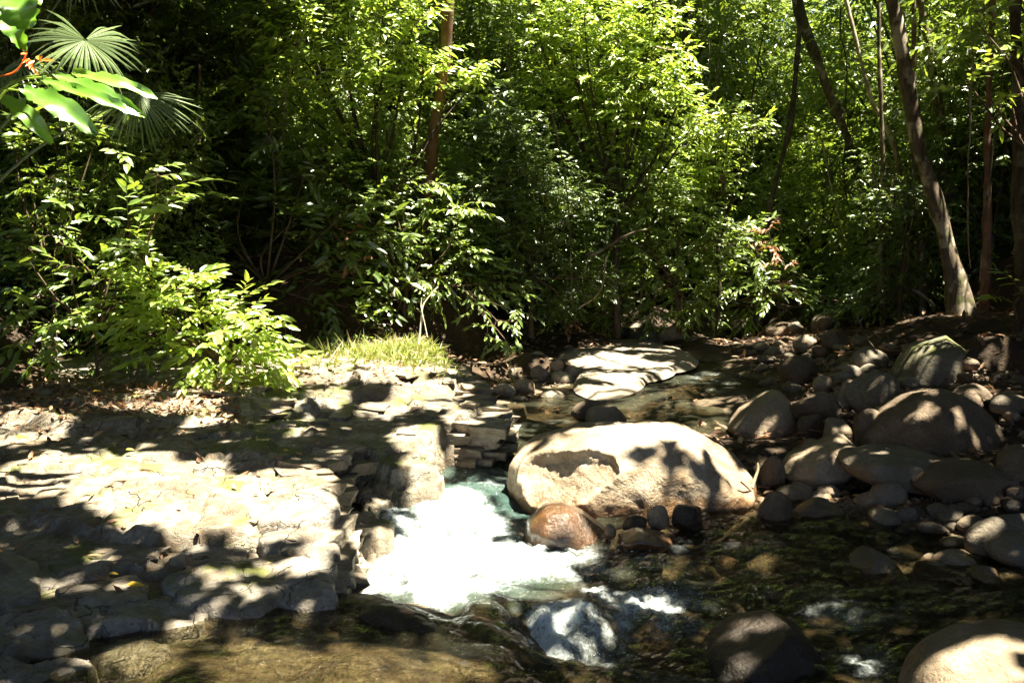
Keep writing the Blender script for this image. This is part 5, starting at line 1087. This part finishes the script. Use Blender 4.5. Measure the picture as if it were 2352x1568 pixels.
gp = np.stack([rs.uniform(-5, 2.5, 2600), rs.uniform(9.6, 15.5, 2600)], -1); g3 = np.stack([gp[:, 0], gp[:, 1], ground_z(gp[:, 0], gp[:, 1]) + .02], -1)
gp = np.stack([rs.uniform(3.2, 8, 2400), rs.uniform(5.5, 14.5, 2400)], -1); g4 = np.stack([gp[:, 0], gp[:, 1], ground_z(gp[:, 0], gp[:, 1]) + .02], -1)
gp = np.stack([rs.uniform(1.7, 3.6, 420), rs.uniform(5.8, 8.6, 420)], -1); g5 = np.stack([gp[:, 0], gp[:, 1], ground_z(gp[:, 0], gp[:, 1]) + .03], -1)
g3 = np.vstack([g3, g4, g5]); V2 = litter(len(g3), g3, 'litter', .12, 2)
V, F = join([V1, V2]); tag(obj('leaf_litter', make_mesh('leaf_litter', V, F, False), M['litter']), 'scattered curled brown fallen leaves', 'leaf litter', kind='stuff')
# single yellow leaves
YL = [((35, 1031), 'yellow leaf in the shallow wet corner at the far left of the ledge', .13), ((290, 1353), 'yellow leaf on the left rounded slab', .09), ((608, 1305), 'yellow leaf on the slab nearest the foam', .07), ((310, 1412), 'small yellow leaf below the left rounded slab', .06), ((250, 1328), 'tiny yellow leaf near the top of the left rounded slab', .05), ((215, 942), 'ochre leaf at the edge of the leaf litter', .08), ((650, 1052), 'yellow leaf fleck beside the dark recess', .05), ((290, 1060), 'yellowish leaf on the sunlit slab', .06), ((600, 880), 'green leaf fallen under the sunlit shrub', .11)]
for k, ((a, b_), lab, s) in enumerate(YL):
    c = GL(a, b_); V, F = leaf_verts(np.zeros((1, 3)), np.array([[1, .3 * (k % 3 - 1), .1]]), np.array([[.1, -.35, 1.0]]), np.array([s]), np.array([s * .42]), True, .2)
    o = obj('fallen_leaf', make_mesh('fallen_leaf', V, F, False), M['yellow_leaf' if k != 8 else 'leaf_mid'], None, (c[0], c[1], lz(c[0], c[1]) + .05)); tag(o, lab, 'leaf')
# sticks, lianas and fallen branches
ST = [('pale crooked stick lying on the ledge under the sunlit shrub', [(440, 902), (500, 906), (560, 910), (640, 930)], 6.6, 7, 'bark_pale'),
      ('thin pale stem arching up from the ledge grass', [(962, 790), (968, 740), (972, 700), (985, 680), (1010, 660)], 9.2, 5, 'bark_pale'),
      ('bent dry twig crossing the thin pale stem', [(985, 775), (975, 730), (970, 705), (972, 690)], 9.2, 3, 'bark_pale'),
      ('short dry stick leaning at the back of the ledge', [(758, 832), (772, 808), (785, 786)], 8.3, 4, 'bark_pale'),
      ('pale fallen branch slanting through the far bushes', [(1345, 590), (1378, 575), (1405, 562), (1440, 545), (1485, 522)], 12.3, 8, 'bark_mottled'),
      ('thin bowed branch beneath the pale fallen branch', [(1395, 590), (1390, 640), (1370, 680), (1330, 715)], 12.2, 5, 'bark_pale'),
      ('pale loop of vine hanging in the upper centre', [(1505, 105), (1525, 116), (1550, 118), (1572, 108)], 12.6, 4, 'bark_pale'),
      ('dead branch leaning over the stones on the right bank', [(2040, 850), (2010, 800), (1985, 760), (1960, 720)], 9.4, 6, 'bark_dark'),
      ('forked dry branch above the white rock at the far pool', [(1960, 740), (1975, 710), (2000, 695), (2015, 675)], 13.8, 5, 'bark_pale'),
      ('driftwood stick wedged at the right end of the huge boulder', [(1725, 1120), (1735, 1095), (1742, 1072), (1740, 1060)], 6.2, 8, 'bark_pale'),
      ('dark driftwood twig by the bright white slab', [(1700, 1105), (1722, 1120), (1745, 1135)], 6.05, 6, 'bark_red'),
      ('thin crooked sapling stem in the dark centre thicket', [(1410, 300), (1388, 380), (1382, 450), (1392, 540), (1395, 640)], 13.0, 5, 'bark_mottled'),
      ('oblique sapling stem crossing the dark centre thicket', [(1490, 350), (1455, 440), (1420, 500), (1400, 560), (1380, 640)], 13.2, 6, 'bark_mottled'),
      ('mossy upright stub among the far left bank bushes', [(1662, 400), (1664, 430), (1663, 458)], 13.6, 11, 'bark_mottled'),
      ('short broken white branch low on the far right bank', [(2035, 620), (2045, 650), (2052, 670)], 13.0, 9, 'bark_pale'),
      ('fallen branch lying among leaves on the right slope', [(2100, 665), (2130, 685), (2150, 700)], 10.4, 7, 'bark_pale'),
      ('hanging vine left of the leaning mottled tree', [(1930, 20), (1945, 180), (1938, 330), (1946, 470)], 14.5, 4, 'bark_dark')]
for k, (lab, pts, y, w, bk) in enumerate(ST):
    q = smooth_path([P(a, b_, y + .08 * i) for i, (a, b_) in enumerate(pts)], 16); q = q + (6.0 / pm(y)) * np.stack([vnoise(q * 5 + 9 * c_ + k, c_) for c_ in range(3)], -1); V, F = tube(q, np.linspace(w, w * .55, 16) / pm(y) / 2, 6, k, .15)
    o = obj('vine' if 'vine' in lab else 'branch', make_mesh('branch', V - q[0], F), M[bk], None, q[0]); tag(o, lab, 'vine' if 'vine' in lab else 'branch')
# thin lianas and saplings hanging in the forest
LX = [(455, 150, 640, 11.5), (520, 60, 560, 12.6), (690, 30, 420, 11.2), (885, 300, 720, 12.2), (1110, 120, 560, 13.8), (1165, 40, 380, 13.6), (1270, 250, 690, 12.2), (1475, 380, 720, 13.0), (1610, 80, 480, 16), (1655, 60, 360, 15), (1765, 60, 420, 16.5), (1905, 320, 640, 14.8), (2010, 380, 700, 13), (2085, 140, 640, 12), (2215, 60, 620, 11.5), (2300, 100, 660, 10)]
for k, (x_, y0_, y1_, d_) in enumerate(LX):
    n_ = 22; u = np.linspace(0, 1, n_); x1_ = x_ + rs.uniform(-60, 60)
    q = np.array([P(x_ + (x1_ - x_) * t_ + 14 * sin(3 * t_ + k), y0_ + (y1_ - y0_) * t_, d_) for t_ in u]); q = q + .05 * np.stack([vnoise(q * 2.5 + 7 * c_ + k, c_) for c_ in range(3)], -1)
    V, F = tube(q, np.linspace(.012, .008, n_) * rs.uniform(.7, 1.6), 5, k, .2)
    tag(obj('liana', make_mesh('liana', V - q[0], F), M[['bark_mottled', 'bark_dark', 'bark_pale'][k % 3]], None, q[0]), 'thin ' + ['mottled', 'dark', 'pale'][k % 3] + ' liana hanging in the foliage, ' + ['first', 'second', 'third', 'fourth', 'fifth', 'sixth', 'seventh', 'eighth', 'ninth', 'tenth', 'eleventh', 'twelfth', 'thirteenth', 'fourteenth', 'fifteenth', 'sixteenth'][k] + ' from the left', 'liana', 'lianas in the foliage')
# droplets thrown up by the rapids
n = 900; px = np.concatenate([rs.normal(1000, 130, 400), rs.normal(1290, 70, 300), rs.normal(1480, 110, 200)]); py = np.concatenate([rs.normal(1290, 60, 400), rs.normal(1475, 35, 300), rs.normal(1360, 30, 200)])
pb = np.array([G(a, b_, 0.0) for a, b_ in zip(px, py)]); zw, _, _ = water_fields(pb[:, 0], pb[:, 1]); pb[:, 2] = zw + np.abs(rs.normal(.03, .05, n)); r = rs.uniform(.0008, .0026, n)
O8 = np.array([[1, 0, 0], [-1, 0, 0], [0, 1, 0], [0, -1, 0], [0, 0, 1], [0, 0, -1]], float); T8 = np.array([[0, 2, 4], [2, 1, 4], [1, 3, 4], [3, 0, 4], [2, 0, 5], [1, 2, 5], [3, 1, 5], [0, 3, 5]])
V = (pb[:, None] + O8[None] * r[:, None, None]).reshape(-1, 3); F = (T8[None] + (np.arange(n) * 6)[:, None, None]).reshape(-1, 3)
tag(obj('spray', make_mesh('spray', V, F), M['spray']), 'white droplets thrown up over the rapids', 'spray', kind='stuff')
print('TRIS', sum(len(m.polygons) * (2 if len(m.polygons) and m.polygons[0].loop_total == 4 else 1) for m in bpy.data.meshes), 'OBJ', len(bpy.data.objects))
